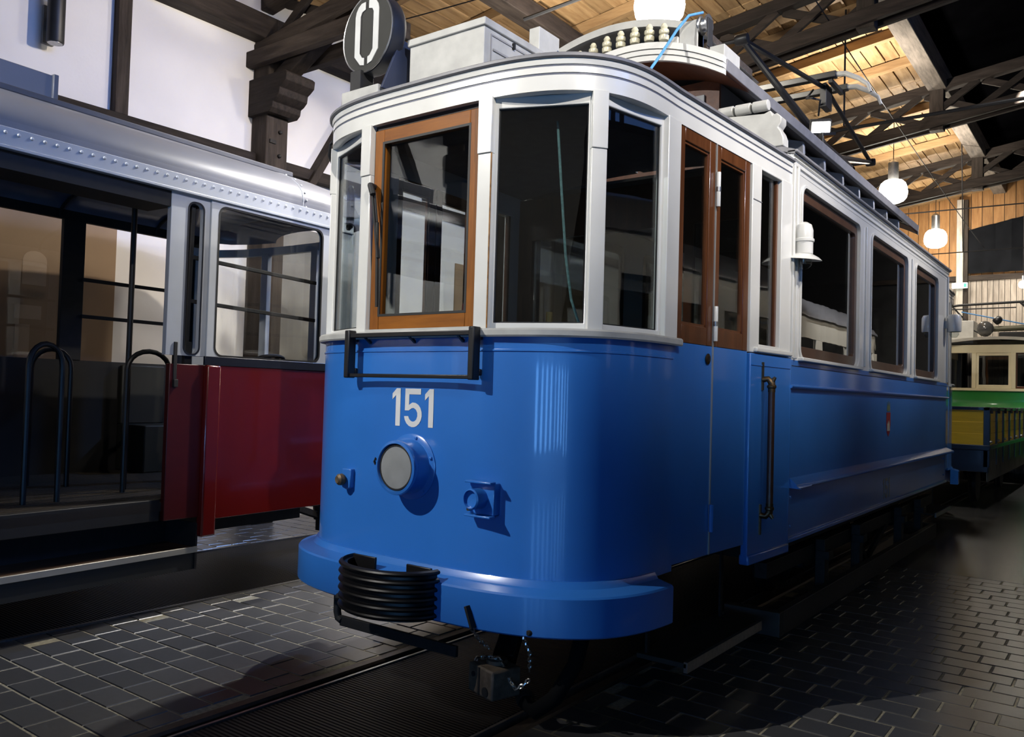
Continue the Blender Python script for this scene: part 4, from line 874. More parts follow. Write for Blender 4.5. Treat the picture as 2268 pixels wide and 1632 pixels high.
# headlight
def headlight(M, front):
    c = (0.0, 0.0, 1.112)
    h = MB().lathe([(0.155,-0.012),(0.155,0.004),(0.148,0.008),(0.128,0.012),(0.122,0.03),(0.120,0.085),(0.126,0.088),(0.128,0.10),(0.124,0.110),(0.112,0.113),(0.108,0.10),(0.108,0.012),(0.0,0.008)], c, (0,-1,0), 44).xf(M).build('headlight', BLUEP, TR)
    MB().lathe([(0.109,0.100),(0.104,0.104),(0.098,0.104),(0.098,0.098)], c, (0,-1,0), 40).xf(M).build('lens_gasket', RUBBER, h)
    MB().lathe([(0.104,0.096),(0.100,0.1015),(0.08,0.104),(0.04,0.106),(0.0,0.107)], c, (0,-1,0), 40).xf(M).build('lens', LENS, h)
    MB().lathe([(0.102,0.09),(0.09,0.055),(0.06,0.03),(0.02,0.022),(0.0,0.022)], c, (0,-1,0), 36).xf(M).build('reflector', mat('dull_reflector', (0.62,0.63,0.62), 0.5, 0.0, var=0.15, scale=10), h)
    MB().lathe([(0.018,0.02),(0.018,0.055),(0.012,0.06)], (c[0]+0.03,c[1],c[2]-0.03), (0,-1,0), 14).xf(M).build('bulb_socket', BRASS, h)
    MB().lathe([(0.010,0.06),(0.020,0.075),(0.018,0.09),(0.0,0.098)], (c[0]+0.03,c[1],c[2]-0.03), (0,-1,0), 14).xf(M).build('bulb', GLASS, h)
    for a in (20, 75, 130, 200, 250, 310):
        a = math.radians(a); MB().lathe([(0.007,0.006),(0.007,0.016),(0.003,0.018)], (c[0]+0.141*math.cos(a),c[1],c[2]+0.141*math.sin(a)), (0,-1,0), 8).xf(M).build('screw', BLUEP, h)
    MB().tube([(-0.135,-0.085,1.13),(-0.145,-0.095,1.145),(-0.15,-0.095,1.13),(-0.145,-0.09,1.115)], 0.006, 6).xf(M).build('latch', BLACKM, h)
both(headlight)
def sockets(M, front):
    b = MB().box(0.375,0.515,-0.018,fy(0.5)+0.01,0.935,1.075).xf(M).build('socket_box', BLUEP, TR, 0.006)
    MB().lathe([(0.046,0.0),(0.046,0.06),(0.040,0.066),(0.040,0.05),(0.0,0.045)], (0.435,-0.012,1.005), (-0.1,-1,0), 24).xf(M).build('socket_cap', BLUEP, b)
    for za in (1.073, 0.925): MB().box(0.372,0.518,-0.05,-0.01,za,za+0.010).xf(M).build('socket_shield', BLUEP, b, 0.003)
    MB().lathe([(0.008,0),(0.008,0.02)], (0.385,-0.018,0.955), (0,-1,0), 8).xf(M).build('screw', BLACKM, b)
    c = MB().poly([(-0.03,-0.045),(0.0,-0.055),(0.03,-0.045),(0.034,0.05),(-0.034,0.05)], (-0.43,fy(0.43)-0.03,1.02), (1,0,0), (0,0,1), -0.04).xf(M).build('jumper_socket', BLUEP, TR, 0.006)
    MB().lathe([(0.022,0),(0.030,0.012),(0.028,0.03),(0.018,0.04),(0.0,0.035)], (-0.445,fy(0.43)-0.03,1.015), (-0.2,-1,0), 16).xf(M).build('plug', mat('rusty_brass', (0.12,0.085,0.05), 0.6, 0.4, var=0.4, scale=30), c)
both(sockets)
# fleet number 151 on the front and on the sides
def digit1(x, h): return [[(x-0.0, 0), (x+0.030*h/0.18*1.0, 0), (x+0.030*h/0.18, h), (x+0.004*h/0.18, h), (x-0.024*h/0.18, h*0.86), (x-0.024*h/0.18, h*0.70), (x, h*0.82)]]
def digit5_outline(x, h, wd):
    t = 0.026*h/0.18; o = []
    o += [(x, h*0.42), (x, h), (x+wd*0.92, h), (x+wd*0.92, h-t*1.05), (x+t, h-t*1.05), (x+t, h*0.57)]
    cy, ry, cx, rx = h*0.31, h*0.31, x+wd*0.48, wd*0.52
    o += [(cx+rx*math.cos(math.radians(a)), cy+(ry*1.05)*math.sin(math.radians(a))) for a in (95,75,55,35,15,-5,-25,-45,-65,-80,-95,-115,-135,-155,-172)]
    o += [(x-0.002+t, cy-ry*0.12)]
    o += [(cx+(rx-t*1.05)*math.cos(math.radians(a)), cy+(ry*1.05-t)*math.sin(math.radians(a))) for a in (-165,-140,-115,-90,-65,-40,-10,20,50,80,105,130)]
    o += [(x+t*0.95, h*0.42)]
    return o
def number(org, U, V, h, mt, par, nm, t):
    k = h/0.18; mb = MB()
    mb.poly(digit1(-0.112*k, h)[0], org, U, V, t); mb.poly(digit1(0.101*k, h)[0], org, U, V, t); mb.poly(digit5_outline(-0.051*k, h, 0.110*k), org, U, V, t)
    o = mb.build(nm, mt, par, smooth=0); o['label'] = 'fleet number 151'; return o
NUMW = mat('number_white', (0.62,0.62,0.60), 0.4)
number((0,-0.0005,1.300), (1,0,0), (0,0,1), 0.180, NUMW, TR, 'fleet_number', 0.0015)
number((1.043,4.82,0.665), (0,1,0), (0,0,1), 0.17, mat('number_grey', (0.22,0.22,0.20), 0.5), TR, 'fleet_number', 0.0015)
em = MB().poly([(-0.075,0.10),(-0.075,-0.01),(-0.05,-0.075),(0,-0.11),(0.05,-0.075),(0.075,-0.01),(0.075,0.10)], (1.047,4.84,1.30), (0,1,0), (0,0,1), 0.002).build('crest', mat('crest_red', (0.20,0.012,0.02), 0.5), TR, smooth=0)
MB().poly([(-0.06,0.11),(-0.045,0.19),(-0.02,0.15),(0,0.20),(0.02,0.15),(0.045,0.19),(0.06,0.11)], (1.047,4.84,1.30), (0,1,0), (0,0,1), 0.002).build('crest_crown', mat('crest_green', (0.10,0.13,0.08), 0.5), em, smooth=0)
MB().poly([(-0.05,-0.04),(0.05,-0.04),(0.04,0.0),(0.03,0.05),(0.01,0.02),(-0.01,0.05),(-0.03,0.02),(-0.045,0.03)], (1.049,4.84,1.28), (0,1,0), (0,0,1), 0.0015).build('crest_castle', mat('crest_white', (0.35,0.33,0.30), 0.5), em, smooth=0)
# wiper and mirror
wp = MB().bar((-0.325,0.0,2.47),(-0.26,-0.01,2.12),0.018,0.012).bar((-0.31,0.0,2.46),(-0.275,-0.01,2.30),0.010,0.010).tube([(-0.335,0.02,2.49),(-0.32,-0.02,2.49),(-0.30,-0.02,2.44)], 0.016, 8).build('wiper', BLACKM, TR, 0.002)
MB().bar((-0.275,-0.008,2.30),(-0.268,0.0,1.88),0.010,0.014).build('wiper_blade', RUBBER, wp, smooth=0)
mr_ = MB().tube([(-0.98,0.30,2.90),(-1.04,0.33,2.90),(-1.06,0.34,2.84),(-1.08,0.45,2.70),(-1.10,0.56,2.63)], 0.010, 8).build('mirror_arm', BLACKM, TR)
MB().strip2([(a*1.0,b*1.0) for a,b in rrect(-0.06,0.06,-0.135,0.135,0.04)], [(a,b) for a,b in rrect(-0.048,0.048,-0.123,0.123,0.034)], (-1.12,0.58,2.58), (0.85,-0.52,0), (0,0,1), 0.02).build('mirror_frame', BLACK, mr_, 0.004)
MB().poly(rrect(-0.05,0.05,-0.125,0.125,0.034), (-1.115,0.588,2.58), (0.85,-0.52,0), (0,0,1), 0.006).build('mirror_glass', mat('mirror', (0.7,0.7,0.7), 0.05, 1.0, var=0.02), mr_, smooth=0)
# teal cord seen behind the wide front window
MB().tube([(0.62,0.24,2.72),(0.645,0.25,2.4),(0.67,0.26,2.1),(0.70,0.27,1.9),(0.745,0.29,1.76)], 0.006, 8).build('cord', mat('teal_cord', (0.10,0.20,0.20), 0.8, var=0.4, scale=80), TR)
# lifeguard bar under the apron
MB().tube([(-0.50,0.02,0.50),(-0.50,0.02,0.34),(-0.49,0.02,0.31),(-0.46,0.02,0.30)], 0.02, 8).bar((-0.47,0.02,0.30),(0.30,0.02,0.30),0.02,0.05).build('lifeguard_bar', BLACKM, TR, 0.003)
# coupler head with pin and chains
cp_ = MB().bar((0.02,0.95,0.42),(0.39,0.25,0.215),0.10,0.09).build('coupler', IRON, TR, 0.006)
CM = Matrix.Translation((0.43,0.12,0.185)) @ Matrix.Rotation(-0.30,4,'Z')
MB().box(-0.095,0.095,-0.07,0.09,-0.065,0.065).xf(CM).build('coupler_head', mat('rust_iron', (0.10,0.078,0.058), 0.65, 0.3, var=0.35, scale=25, bump=0.2), cp_, 0.01)
MB().box(-0.012,0.000,-0.074,-0.069,-0.06,0.06).xf(CM).build('coupler_slot', BLACKM, cp_, smooth=0)
MB().lathe([(0.022,0),(0.022,0.006),(0.002,0.006)], (0.045,-0.069,-0.035), (0,-1,0), 14).xf(CM).build('coupler_hole', BLACKM, cp_)
MB().lathe([(0.012,0),(0.012,0.006),(0.002,0.006)], (-0.05,-0.069,0.02), (0,-1,0), 12).xf(CM).build('coupler_hole', BLACKM, cp_)
MB().lathe([(0.05,0.0),(0.05,0.018),(0.028,0.02),(0.028,0.004)], (0.43,0.15,0.248), (0,0,1), 20).build('coupler_pin_boss', MATS['rust_iron'], cp_)
def chain(pts, par, r=0.004, link=0.026):
    # individual links along a polyline, joined as one run of chain
    P = [Vector(p) for p in pts]; L = [0]
    for a, b in zip(P, P[1:]): L.append(L[-1]+(b-a).length)
    mb = MB(); n = int(L[-1]/(link*0.74)); j = 0
    for i in range(n):
        s = L[-1]*(i+0.5)/n
        while L[j+1] < s and j < len(L)-2: j += 1
        d = (P[j+1]-P[j]).normalized(); c = P[j].lerp(P[j+1], (s-L[j])/(L[j+1]-L[j]))
        side = d.cross(Vector((0,0,1))) if abs(d.z) < 0.9 else d.cross(Vector((1,0,0)))
        side.normalize(); other = d.cross(side); w_ = side if i % 2 else other
        mb.tube([c+d*(link/2*math.cos(a))+w_*(link*0.28*math.sin(a)) for a in [2*PI*q/8 for q in range(8)]], r, 5, closed=True)
    o = mb.build('chain', CHAINM, par); return o
chain([(0.325,0.10,0.17),(0.335,0.10,0.22),(0.345,0.11,0.262),(0.40,0.12,0.275),(0.46,0.13,0.275),(0.50,0.12,0.24),(0.535,0.11,0.20),(0.575,0.10,0.175),(0.61,0.11,0.20),(0.63,0.12,0.225)], cp_)
chain([(0.715,-0.05,0.46),(0.70,0.02,0.38),(0.66,0.08,0.28)], cp_, 0.004)
chain([(0.485,-0.112,0.47),(0.50,-0.08,0.42),(0.50,0.0,0.36)], cp_, 0.004)
MB().bar((0.450,-0.115+fy(0.46),0.555),(0.488,-0.115+fy(0.46),0.465),0.012,0.042,(0,1,0)).build('chain_hook', IRON, TR, 0.002)
MB().lathe([(0.016,0.0),(0.018,0.01),(0.010,0.02)], (0.72,-0.10+fy(0.72),0.475), (0,-1,0), 12).build('hook_eye', IRON, TR)
hs = MB().tube([(0.80,0.30,0.46),(0.80,0.22,0.30),(0.74,0.16,0.16),(0.64,0.16,0.08),(0.56,0.20,0.09)], 0.035, 12).build('brake_hose', mat('hose_black', (0.004,0.004,0.004), 0.9, spec=0.1), TR)
MB().lathe([(0.04,0.0),(0.045,0.03),(0.03,0.05)], (0.56,0.20,0.09), (-0.6,0.6,0.3), 12).build('hose_coupling', IRON, hs)

# ---- things fixed on the roof
# round route disc with a stencil nought
DC = Vector((-0.60, 0.185, 3.40)); DU = Vector((1, -0.10, 0)).normalized(); DV = Vector((0,0,1)); DN = DU.cross(DV)
RD = 0.215
disc = MB().lathe([(RD-0.01,0.0),(RD,0.008),(RD,0.075),(RD-0.012,0.10),(0.10,0.13),(0.0,0.13)], DC, tuple(-DN), 48).build('route_disc', mat('disc_rim', (0.012,0.014,0.022), 0.45), TR)
MB().lathe([(RD-0.008,0.0),(RD-0.008,0.004),(0.0,0.004)], DC-(-DN)*0.004, tuple(-DN), 48).build('disc_face', mat('disc_face_grey', (0.045,0.045,0.042), 0.85, var=0.06, spec=0.15), disc)
MB().tube([tuple(DC+DN*0.002+(DU*math.cos(a)+DV*math.sin(a))*(RD-0.004)) for a in [2*PI*i/48 for i in range(48)]], 0.0045, 6, closed=True).build('disc_ring', STEEL, disc)
def half0(sg):
    o = [(0.015,0.174),(0.050,0.174),(0.075,0.160),(0.094,0.136),(0.101,0.110),(0.101,-0.110),(0.050,-0.165),(0.015,-0.174),(0.015,-0.134),(0.034,-0.128),(0.057,-0.100),(0.057,0.104),(0.045,0.124),(0.015,0.132)]
    return [(sg*x, z) for x, z in o]
for sg in (1, -1):
    MB().poly(half0(sg), tuple(DC+DN*0.0045), tuple(DU), tuple(DV), 0.004).build('route_digit', mat('route_white', (0.55,0.56,0.55), 0.7, spec=0.2), disc, smooth=0)
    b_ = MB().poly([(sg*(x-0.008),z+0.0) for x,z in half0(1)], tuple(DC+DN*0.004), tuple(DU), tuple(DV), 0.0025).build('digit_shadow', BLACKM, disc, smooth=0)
MB().poly([(-0.16,0.0),(0.10,0.0),(0.04,0.30),(-0.03,0.30)], tuple(DC+Vector((0.17,0.10,-0.35))), (0,1,0), (0,0,1), 0.015).build('disc_bracket', mat('bracket_navy', (0.012,0.02,0.05), 0.5), disc, 0.003)
MB().box(-0.72,-0.44,0.12,0.42,2.99,3.075).build('disc_base', WHITED, disc, 0.006)
MB().box(-0.70,-0.62,0.16,0.26,3.07,3.20).build('disc_foot', BLACKM, disc, 0.004)
MB().tube([(-0.47,0.30,3.08),(-0.47,0.30,3.30)], 0.012, 8).build('disc_stay', BLACKM, disc)
# line-breaker box
bx = MB().box(-0.36,0.147,0.27,0.77,3.0,3.30).build('breaker_box', WHITED, TR, 0.004)
MB().box(-0.372,0.159,0.258,0.782,3.295,3.335).build('box_lid', WHITED, bx, 0.005)
MB().strip2(rcorn(0.32,0.72,3.12,3.27,0), rcorn(0.328,0.712,3.128,3.262,0), (0.147,0,0), (0,1,0), (0,0,1), 0.004).box(0.147,0.153,0.34,0.70,3.19,3.20).build('box_louvre', mat('louvre_grey', (0.25,0.25,0.25), 0.5), bx, smooth=0)
MB().box(0.147,0.16,0.50,0.515,3.255,3.285).build('box_latch', BLACKM, bx, smooth=0)
# small post with cable
ps = MB().box(0.035,0.105,0.80,1.00,3.09,3.50).build('cable_post', WHITED, TR, 0.004)
MB().poly([(-0.10,3.03),(0.19,3.03),(0.16,3.12),(0.02,3.16),(-0.09,3.13)], (0.0,0.78,0), (1,0,0), (0,0,1), -0.24).build('post_foot', WHITED, ps, 0.006)
for (y, z) in ((0.88,3.30),(0.95,3.38)): MB().lathe([(0.014,0),(0.014,0.006)], (0.105,y,z), (1,0,0), 10).build('bolt_hole', GREYP, ps)
MB().tube([(0.10,0.98,3.42),(0.22,1.15,3.28),(0.30,1.3,3.14)], 0.010, 8).build('stay_cable', mat('slate_blue', (0.06,0.09,0.14), 0.5), ps)
# resistor rack with insulators and arched cover on the clerestory
rr = MB()
pts = lin(-0.75, 0.42, 20)
A2 = lambda x: 4.05-0.36*(x+0.18)**2
rows = [[(x, 2.06, A2(x)-0.05), (x, 2.06, A2(x))] for x in pts]
RS = MB().grid(rows).grid([[(x,2.06,A2(x)),(x,3.3,A2(x))] for x in pts]).grid([[(x,2.06,A2(x)-0.05),(x,2.10,A2(x)-0.05)] for x in pts]).grid([[(x,2.10,A2(x)-0.012),(x,3.3,A2(x)-0.012)] for x in pts]).build('resistor_cover', WHITED, TR, smooth=40)
MB().box(-0.70,0.40,2.35,3.2,arch(0)+0.005,3.99).build('resistor_grid', mat('resistor_brown', (0.055,0.042,0.032), 0.7, 0.3, var=0.5, scale=40, stretch=(6,1,1)), RS, smooth=0)
ins = None
for k in range(8):
    x = -0.50+k*0.108; z = arch(x)+0.0
    if ins is None:
        ins = MB().lathe([(0.030,0.0),(0.034,0.012),(0.034,0.030),(0.020,0.038),(0.030,0.044),(0.034,0.055),(0.032,0.070),(0.018,0.076),(0.022,0.082),(0.024,0.095),(0.014,0.112),(0.004,0.116)], (0,0,0), (0,0,1), 16).build('insulator', mat('porcelain', (0.50,0.47,0.34), 0.25, var=0.1, coat=0.3), RS); o = ins
    else: o = link_copy(ins, RS, (0,0,0))
    o.location = (x, 2.0, z+0.035)
MB().tube([(-0.55,2.085,3.835),(0.0,2.085,3.862),(0.36,2.085,3.81)], 0.006, 6).build('bus_wire', STEEL, RS)
# pulley block with the blue rope
pb = MB().box(0.34,0.47,2.05,2.15,arch(0.4)-0.0,3.93).box(0.28,0.34,2.03,2.16,arch(0.3),3.84).build('pulley_block', WHITED, TR, 0.005)
MB().lathe([(0.062,-0.03),(0.062,-0.02),(0.045,-0.012),(0.045,0.012),(0.062,0.02),(0.062,0.03)], (0.50,2.10,3.90), (1,0,0), 24).build('pulley_wheel', STEEL, pb)
for xa in (0.462, 0.53): MB().box(xa,xa+0.008,2.06,2.14,3.74,3.93).build('pulley_cheek', BLACKM, pb, 0.003)
MB().box(0.56,0.66,2.04,2.30,3.62,3.72).build('pulley_foot', WHITED, pb, 0.004)
MB().tube([(0.50,2.06,3.965),(0.44,1.98,3.93),(0.40,1.9,3.82),(0.37,1.75,3.62),(0.33,1.6,3.42),(0.25,1.4,3.22),(0.2,1.3,3.10)], 0.009, 8).build('rope', mat('blue_rope', (0.06,0.22,0.48), 0.7, var=0.2, scale=60), pb)
# pantograph, folded
PG = MB().box(-0.42,0.42,4.75,4.83,3.86,3.92).box(-0.42,0.42,6.0,6.08,3.86,3.92).box(-0.42,-0.36,4.75,6.08,3.86,3.92).box(0.36,0.42,4.75,6.08,3.86,3.92).build('pantograph', BLACK, TR, 0.004)
for x in (-0.38,0.38):
    for y in (4.8, 6.04): MB().lathe([(0.03,0.0),(0.045,0.02),(0.03,0.035),(0.045,0.055),(0.03,0.075),(0.03,0.10)], (x,y,3.76), (0,0,1), 14).build('pantograph_foot', mat('brown_insulator', (0.05,0.02,0.012), 0.3), PG)
for s in (1, -1):
    xk = s*0.24
    for (ya, yk) in ((5.15, 3.38), (5.70, 7.45)):
        MB().tube([(s*0.36,ya,3.93),(xk,yk,4.33)], [0.040,0.024], 10).build('lower_arm', BLACK, PG)
        MB().tube([(xk,yk,4.33),(s*0.30,5.42+0.05*(1 if yk>5 else -1),4.56)], [0.022,0.022], 10).build('upper_arm', BLACK, PG)
        MB().lathe([(0.04,-0.05),(0.045,-0.03),(0.045,0.03),(0.04,0.05)], (xk,yk,4.33), (1,0,0), 14).build('knee_joint', BLACK, PG)
for yk in (3.38, 7.45): MB().tube([(-0.24,yk,4.33),(0.24,yk,4.33)], 0.018, 8).build('knee_rod', BLACK, PG)
for y in (5.22, 5.62):
    hb = MB().box(-0.46,0.46,y-0.035,y+0.035,4.58,4.64).build('collector_bar', BLACK, PG, 0.006)
    for s in (1, -1):
        MB().tube([(s*0.46,y,4.61),(s*0.54,y,4.60),(s*0.66,y,4.53),(s*0.74,y,4.46),(s*0.77,y,4.38)], [0.026,0.025,0.022,0.018,0.014], 10).build('horn', WHITED, hb)
for xa in (-0.42, 0.38): MB().box(xa,xa+0.04,5.22,5.62,4.54,4.58).build('head_frame', BLACK, PG, 0.003)
MB().box(0.28,0.34,5.3,5.5,4.35,4.58).build('head_damper', BLACK, PG, 0.003)
MB().tube([(0.2,5.35,4.55),(0.18,5.2,4.42),(0.26,5.1,4.38),(0.30,5.25,4.40),(0.24,5.4,4.30)], 0.010, 6).build('pantograph_cable', BLACKM, PG)
# signal lamps on the corner posts of the saloon
def siglamp(M, front):
    for s in ((1,) if True else (1,-1)):
        X, Y = s*1.10, 2.29
        l = MB().lathe([(0.05,-0.02),(0.055,-0.015),(0.055,0.055),(0.062,0.06),(0.062,0.075),(0.055,0.08),(0.055,0.13),(0.045,0.165),(0.02,0.182),(0.0,0.184)], (X,Y,2.40), (0,0,1), 24).xf(M).build('signal_lamp', WHITE, TR)
        MB().lathe([(0.055,-0.015),(0.09,-0.032),(0.112,-0.05),(0.108,-0.052),(0.05,-0.03)], (X+s*0.005,Y-0.005,2.40), (0.12*s,-0.05,1), 24).xf(M).build('lamp_hood', WHITE, l)
        MB().lathe([(0.035,-0.03),(0.05,-0.06),(0.048,-0.085),(0.03,-0.105),(0.0,-0.112)], (X,Y,2.40), (0,0,1), 20).xf(M).build('lamp_globe', GLASS, l)
        MB().lathe([(0.014,-0.03),(0.014,-0.06),(0.008,-0.075)], (X,Y,2.40), (0,0,1), 12).xf(M).build('bulb', STEEL, l)
        MB().box(min(s*1.05,X),max(s*1.05,X),Y-0.02,Y+0.02,2.42,2.47).xf(M).build('lamp_arm', WHITE, l, smooth=0)
siglamp(Matrix.Identity(4), True); siglamp(ROT, False)
rl = MB().lathe([(0.07,-0.06),(0.075,-0.05),(0.075,0.10),(0.06,0.13),(0.0,0.14)], (1.14,7.50,2.36), (0,0,1), 20).build('signal_lamp', WHITE, TR)
MB().lathe([(0.045,-0.06),(0.05,-0.09),(0.03,-0.12),(0.0,-0.125)], (1.14,7.50,2.36), (0,0,1), 16).build('lamp_globe', GLASS, rl)
MB().box(1.05,1.12,7.46,7.54,2.34,2.42).build('lamp_arm', WHITE, rl, smooth=0)
# ------------------------------------------------------------------ red and grey tram on the left
LT = empty('tram', (-3.16, -0.06, 0), math.radians(3.5))
tag(LT, 'red and grey tram with rivetted roof edge and open doorway at the left', 'tram')
RED = mat('red_paint', (0.105, 0.005, 0.004), 0.22, var=0.08, scale=3, coat=0.5)
LGREY = mat('light_grey_paint', (0.44, 0.46, 0.49), 0.35, var=0.06, scale=4, coat=0.2)
RGREY = mat('roof_grey_paint', (0.17, 0.175, 0.20), 0.38, var=0.06, scale=3, coat=0.25)
NAVY = mat('navy_line', (0.008, 0.010, 0.018), 0.35)
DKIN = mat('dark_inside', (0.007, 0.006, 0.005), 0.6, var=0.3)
YB, YF = -5.6, 1.75
def lbox(*a): return MB().box(*a)
# right-hand side (towards the blue tram)
pn = lbox(0.965, 1.0, 0.415, YF-0.05, 0.575, 1.60).build('side_panel', RED, LT, 0.004)
lbox(0.985, 1.006, 0.30, YF-0.05, 1.60, 1.66).build('waist_band', NAVY, pn, 0.003)
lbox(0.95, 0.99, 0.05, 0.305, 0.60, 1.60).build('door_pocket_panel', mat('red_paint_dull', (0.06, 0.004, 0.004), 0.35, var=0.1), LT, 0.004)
pl_ = lbox(0.965, 1.03, 0.305, 0.415, 0.47, 1.60).build('corner_pillar', RED, LT, 0.012)
k = 6
gp = MB().strip2(rcorn(0.02, 0.31, 1.655, 2.72, k), rrect(0.145, 0.262, 1.665, 2.66, 0.05, k), (0.985,0,0), (0,1,0), (0,0,1), -0.04).build('door_post', LGREY, LT, 0.003)
MB().strip2(rrect(0.140,0.267,1.66,2.665,0.052,k), rrect(0.150,0.257,1.67,2.655,0.045,k), (0.987,0,0), (0,1,0), (0,0,1), 0.004).build('slot_rim', NAVY, gp, smooth=0)
MB().bar((0.93,0.20,1.60),(0.93,0.215,2.64),0.03,0.03).box(0.92,0.95,0.185,0.235,1.60,1.75).build('sliding_bar', BLACKM, gp, 0.003)
lbox(0.985,0.995,0.075,0.10,1.50,1.74).box(0.985,1.01,0.072,0.103,1.45,1.50).build('door_handle', BLACKM, gp, 0.003)
wp1 = MB().strip2(rcorn(0.31, 1.40, 1.655, 2.72, k), rrect(0.372, 1.316, 1.664, 2.672, 0.06, k), (1.0,0,0), (0,1,0), (0,0,1), -0.04).build('window_panel', LGREY, LT, 0.003)
MB().strip2(rrect(0.366,1.322,1.658,2.678,0.064,k), rrect(0.380,1.308,1.672,2.664,0.054,k), (1.002,0,0), (0,1,0), (0,0,1), -0.02).build('gasket', RUBBER, wp1, smooth=0)
lbox(0.975,0.98,0.372,1.316,1.664,2.672).build('pane', GLASSC, wp1, smooth=0)
lbox(0.96,1.0,1.40,YF-0.10,1.655,2.72).build('corner_post', LGREY, LT, 0.01)
# windows further back on the near side, behind the doorway out of view
lbox(0.965,1.0,YB,-1.55,0.575,1.60).build('side_panel', RED, LT, 0.004)
for y0 in (-5.55,-4.2,-2.85): lbox(0.965,1.0,y0,y0+0.12,1.60,2.72).build('window_post', LGREY, LT, 0.004)
# far side wall with windows
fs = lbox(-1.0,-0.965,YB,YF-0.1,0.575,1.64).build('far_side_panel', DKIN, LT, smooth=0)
for (a, b) in ((0.385, 0.565), (1.43, 1.65), (-1.05,-0.85), (-2.4,-2.2)): lbox(-1.0,-0.955,a,b,1.64,2.80).build('far_window_post', BLACKM, LT, 0.004)
lbox(-1.0,-0.955,YB,YF-0.1,2.77,2.86).build('far_window_rail', BLACKM, LT, smooth=0)
for z in (2.00, 2.30): MB().bar((-0.95,0.55,z),(-0.95,1.45,z),0.02,0.03).build('window_bar', BLACKM, LT, 0.003)
for z in (2.02, 2.31): MB().bar((0.93,0.20,z),(0.90,1.35,z-0.03),0.022,0.026).build('window_bar', BLACKM, LT, 0.003)
lbox(-0.99,-0.985,YB,0.385,1.64,2.77).build('far_pane', GLASSC, LT, smooth=0)
# front end
FP = [(0.99,YF-0.30),(0.97,YF-0.12),(0.86,YF+0.05),(0.60,YF+0.14),(0.30,YF+0.17),(0,YF+0.18),(-0.30,YF+0.17),(-0.60,YF+0.14),(-0.86,YF+0.05),(-0.97,YF-0.12),(-0.99,YF-0.30)]
FPr = FP[::-1]                      # left -> right so that outward normal points to +y
MB().sweep(FPr, [(0,0.575),(0,1.62),(-0.03,1.62),(-0.03,0.575)]).build('front_panel', RED, LT, smooth=50)
MB().sweep(FPr, [(0,2.66),(0,2.73),(-0.04,2.73),(-0.04,2.66)]).build('front_header', LGREY, LT, smooth=50)
for (a, b) in (((0.97,YF-0.14),(0.88,YF+0.03)),((0.36,YF+0.165),(0.28,YF+0.17)),((-0.28,YF+0.17),(-0.36,YF+0.165)),((-0.88,YF+0.03),(-0.97,YF-0.14))):
    MB().slab(b, a, 1.62, 2.67, 0.05).build('front_post', LGREY, LT, 0.004) if False else MB().slab(a, b, 1.62, 2.67, 0.05).build('front_post', LGREY, LT, 0.004)
MB().sweep(FPr[1:-1], [(-0.025,1.62),(-0.020,1.62),(-0.020,2.66),(-0.025,2.66)]).build('front_pane', GLASSC, LT, smooth=50)
# roof: rivetted edge strip, round shoulder, flat top with walkway
es = lbox(0.97,1.012,YB,YF-0.12,2.715,2.818).build('roof_edge_strip', LGREY, LT, 0.003)
rv = None; y = -1.9; n_r = 0
while y < YF-0.2:
    if rv is None: rv = MB().lathe([(0.011,0.0),(0.010,0.004),(0.006,0.008),(0.001,0.009)], (0,0,0), (1,0,0), 8).build('rivet', LGREY, es); o = rv
    else: o = link_copy(rv, es, (0,0,0))
    o.location = (1.012, y, 2.786); y += 0.069
lbox(0.97,1.022,YB,YF-0.12,2.70,2.718).build('drip_rail', LGREY, es, 0.003)
prof = [(1.0,2.82),(1.005,2.87),(0.985,2.93),(0.94,2.99),(0.87,3.045),(0.77,3.09),(0.64,3.125),(0.45,3.155),(0.2,3.175),(0,3.18)]
prof = prof+[(-x,z) for x,z in prof[::-1][1:]]
def rrow(y, kx, zb): return [(x*kx, y, 2.82+(z-2.82)*zb) for x, z in prof]
rows = [rrow(YB,1,1), rrow(-2.0,1,1), rrow(1.10,1,1), rrow(1.35,1,0.99), rrow(1.55,0.985,0.955), rrow(1.75,0.94,0.87), rrow(1.90,0.83,0.72), rrow(1.985,0.62,0.48), rrow(2.02,0.35,0.22)]
rf = MB().grid(rows, 0.02, (0,0,-1)).build('roof', RGREY, LT, smooth=70)
MB().tube([(x,1.10,z+0.001) for x,z in prof if x > -0.2], 0.004, 5).build('roof_seam', LGREY, rf)
for q in range(8):
    x, z = prof[q]; MB().lathe([(0.009,0.0),(0.007,0.005),(0.001,0.007)], (x*1.002,1.13,z), (x,0,0.6), 7).build('rivet', LGREY, rf)
wk = lbox(0.52,0.66,YB,1.30,3.125,3.165).box(-0.66,-0.52,YB,1.30,3.125,3.165).build('roof_walkway', mat('walkway_grey', (0.06,0.065,0.085), 0.5, var=0.1), LT, 0.008)
lbox(0.12,0.60,-2.6,-0.535,3.15,3.32).build('roof_box', RGREY, LT, 0.006)
lbox(0.10,0.62,-0.56,-0.53,3.15,3.325).build('roof_box', mat('box_end', (0.10,0.11,0.14), 0.4), LT, 0.004)
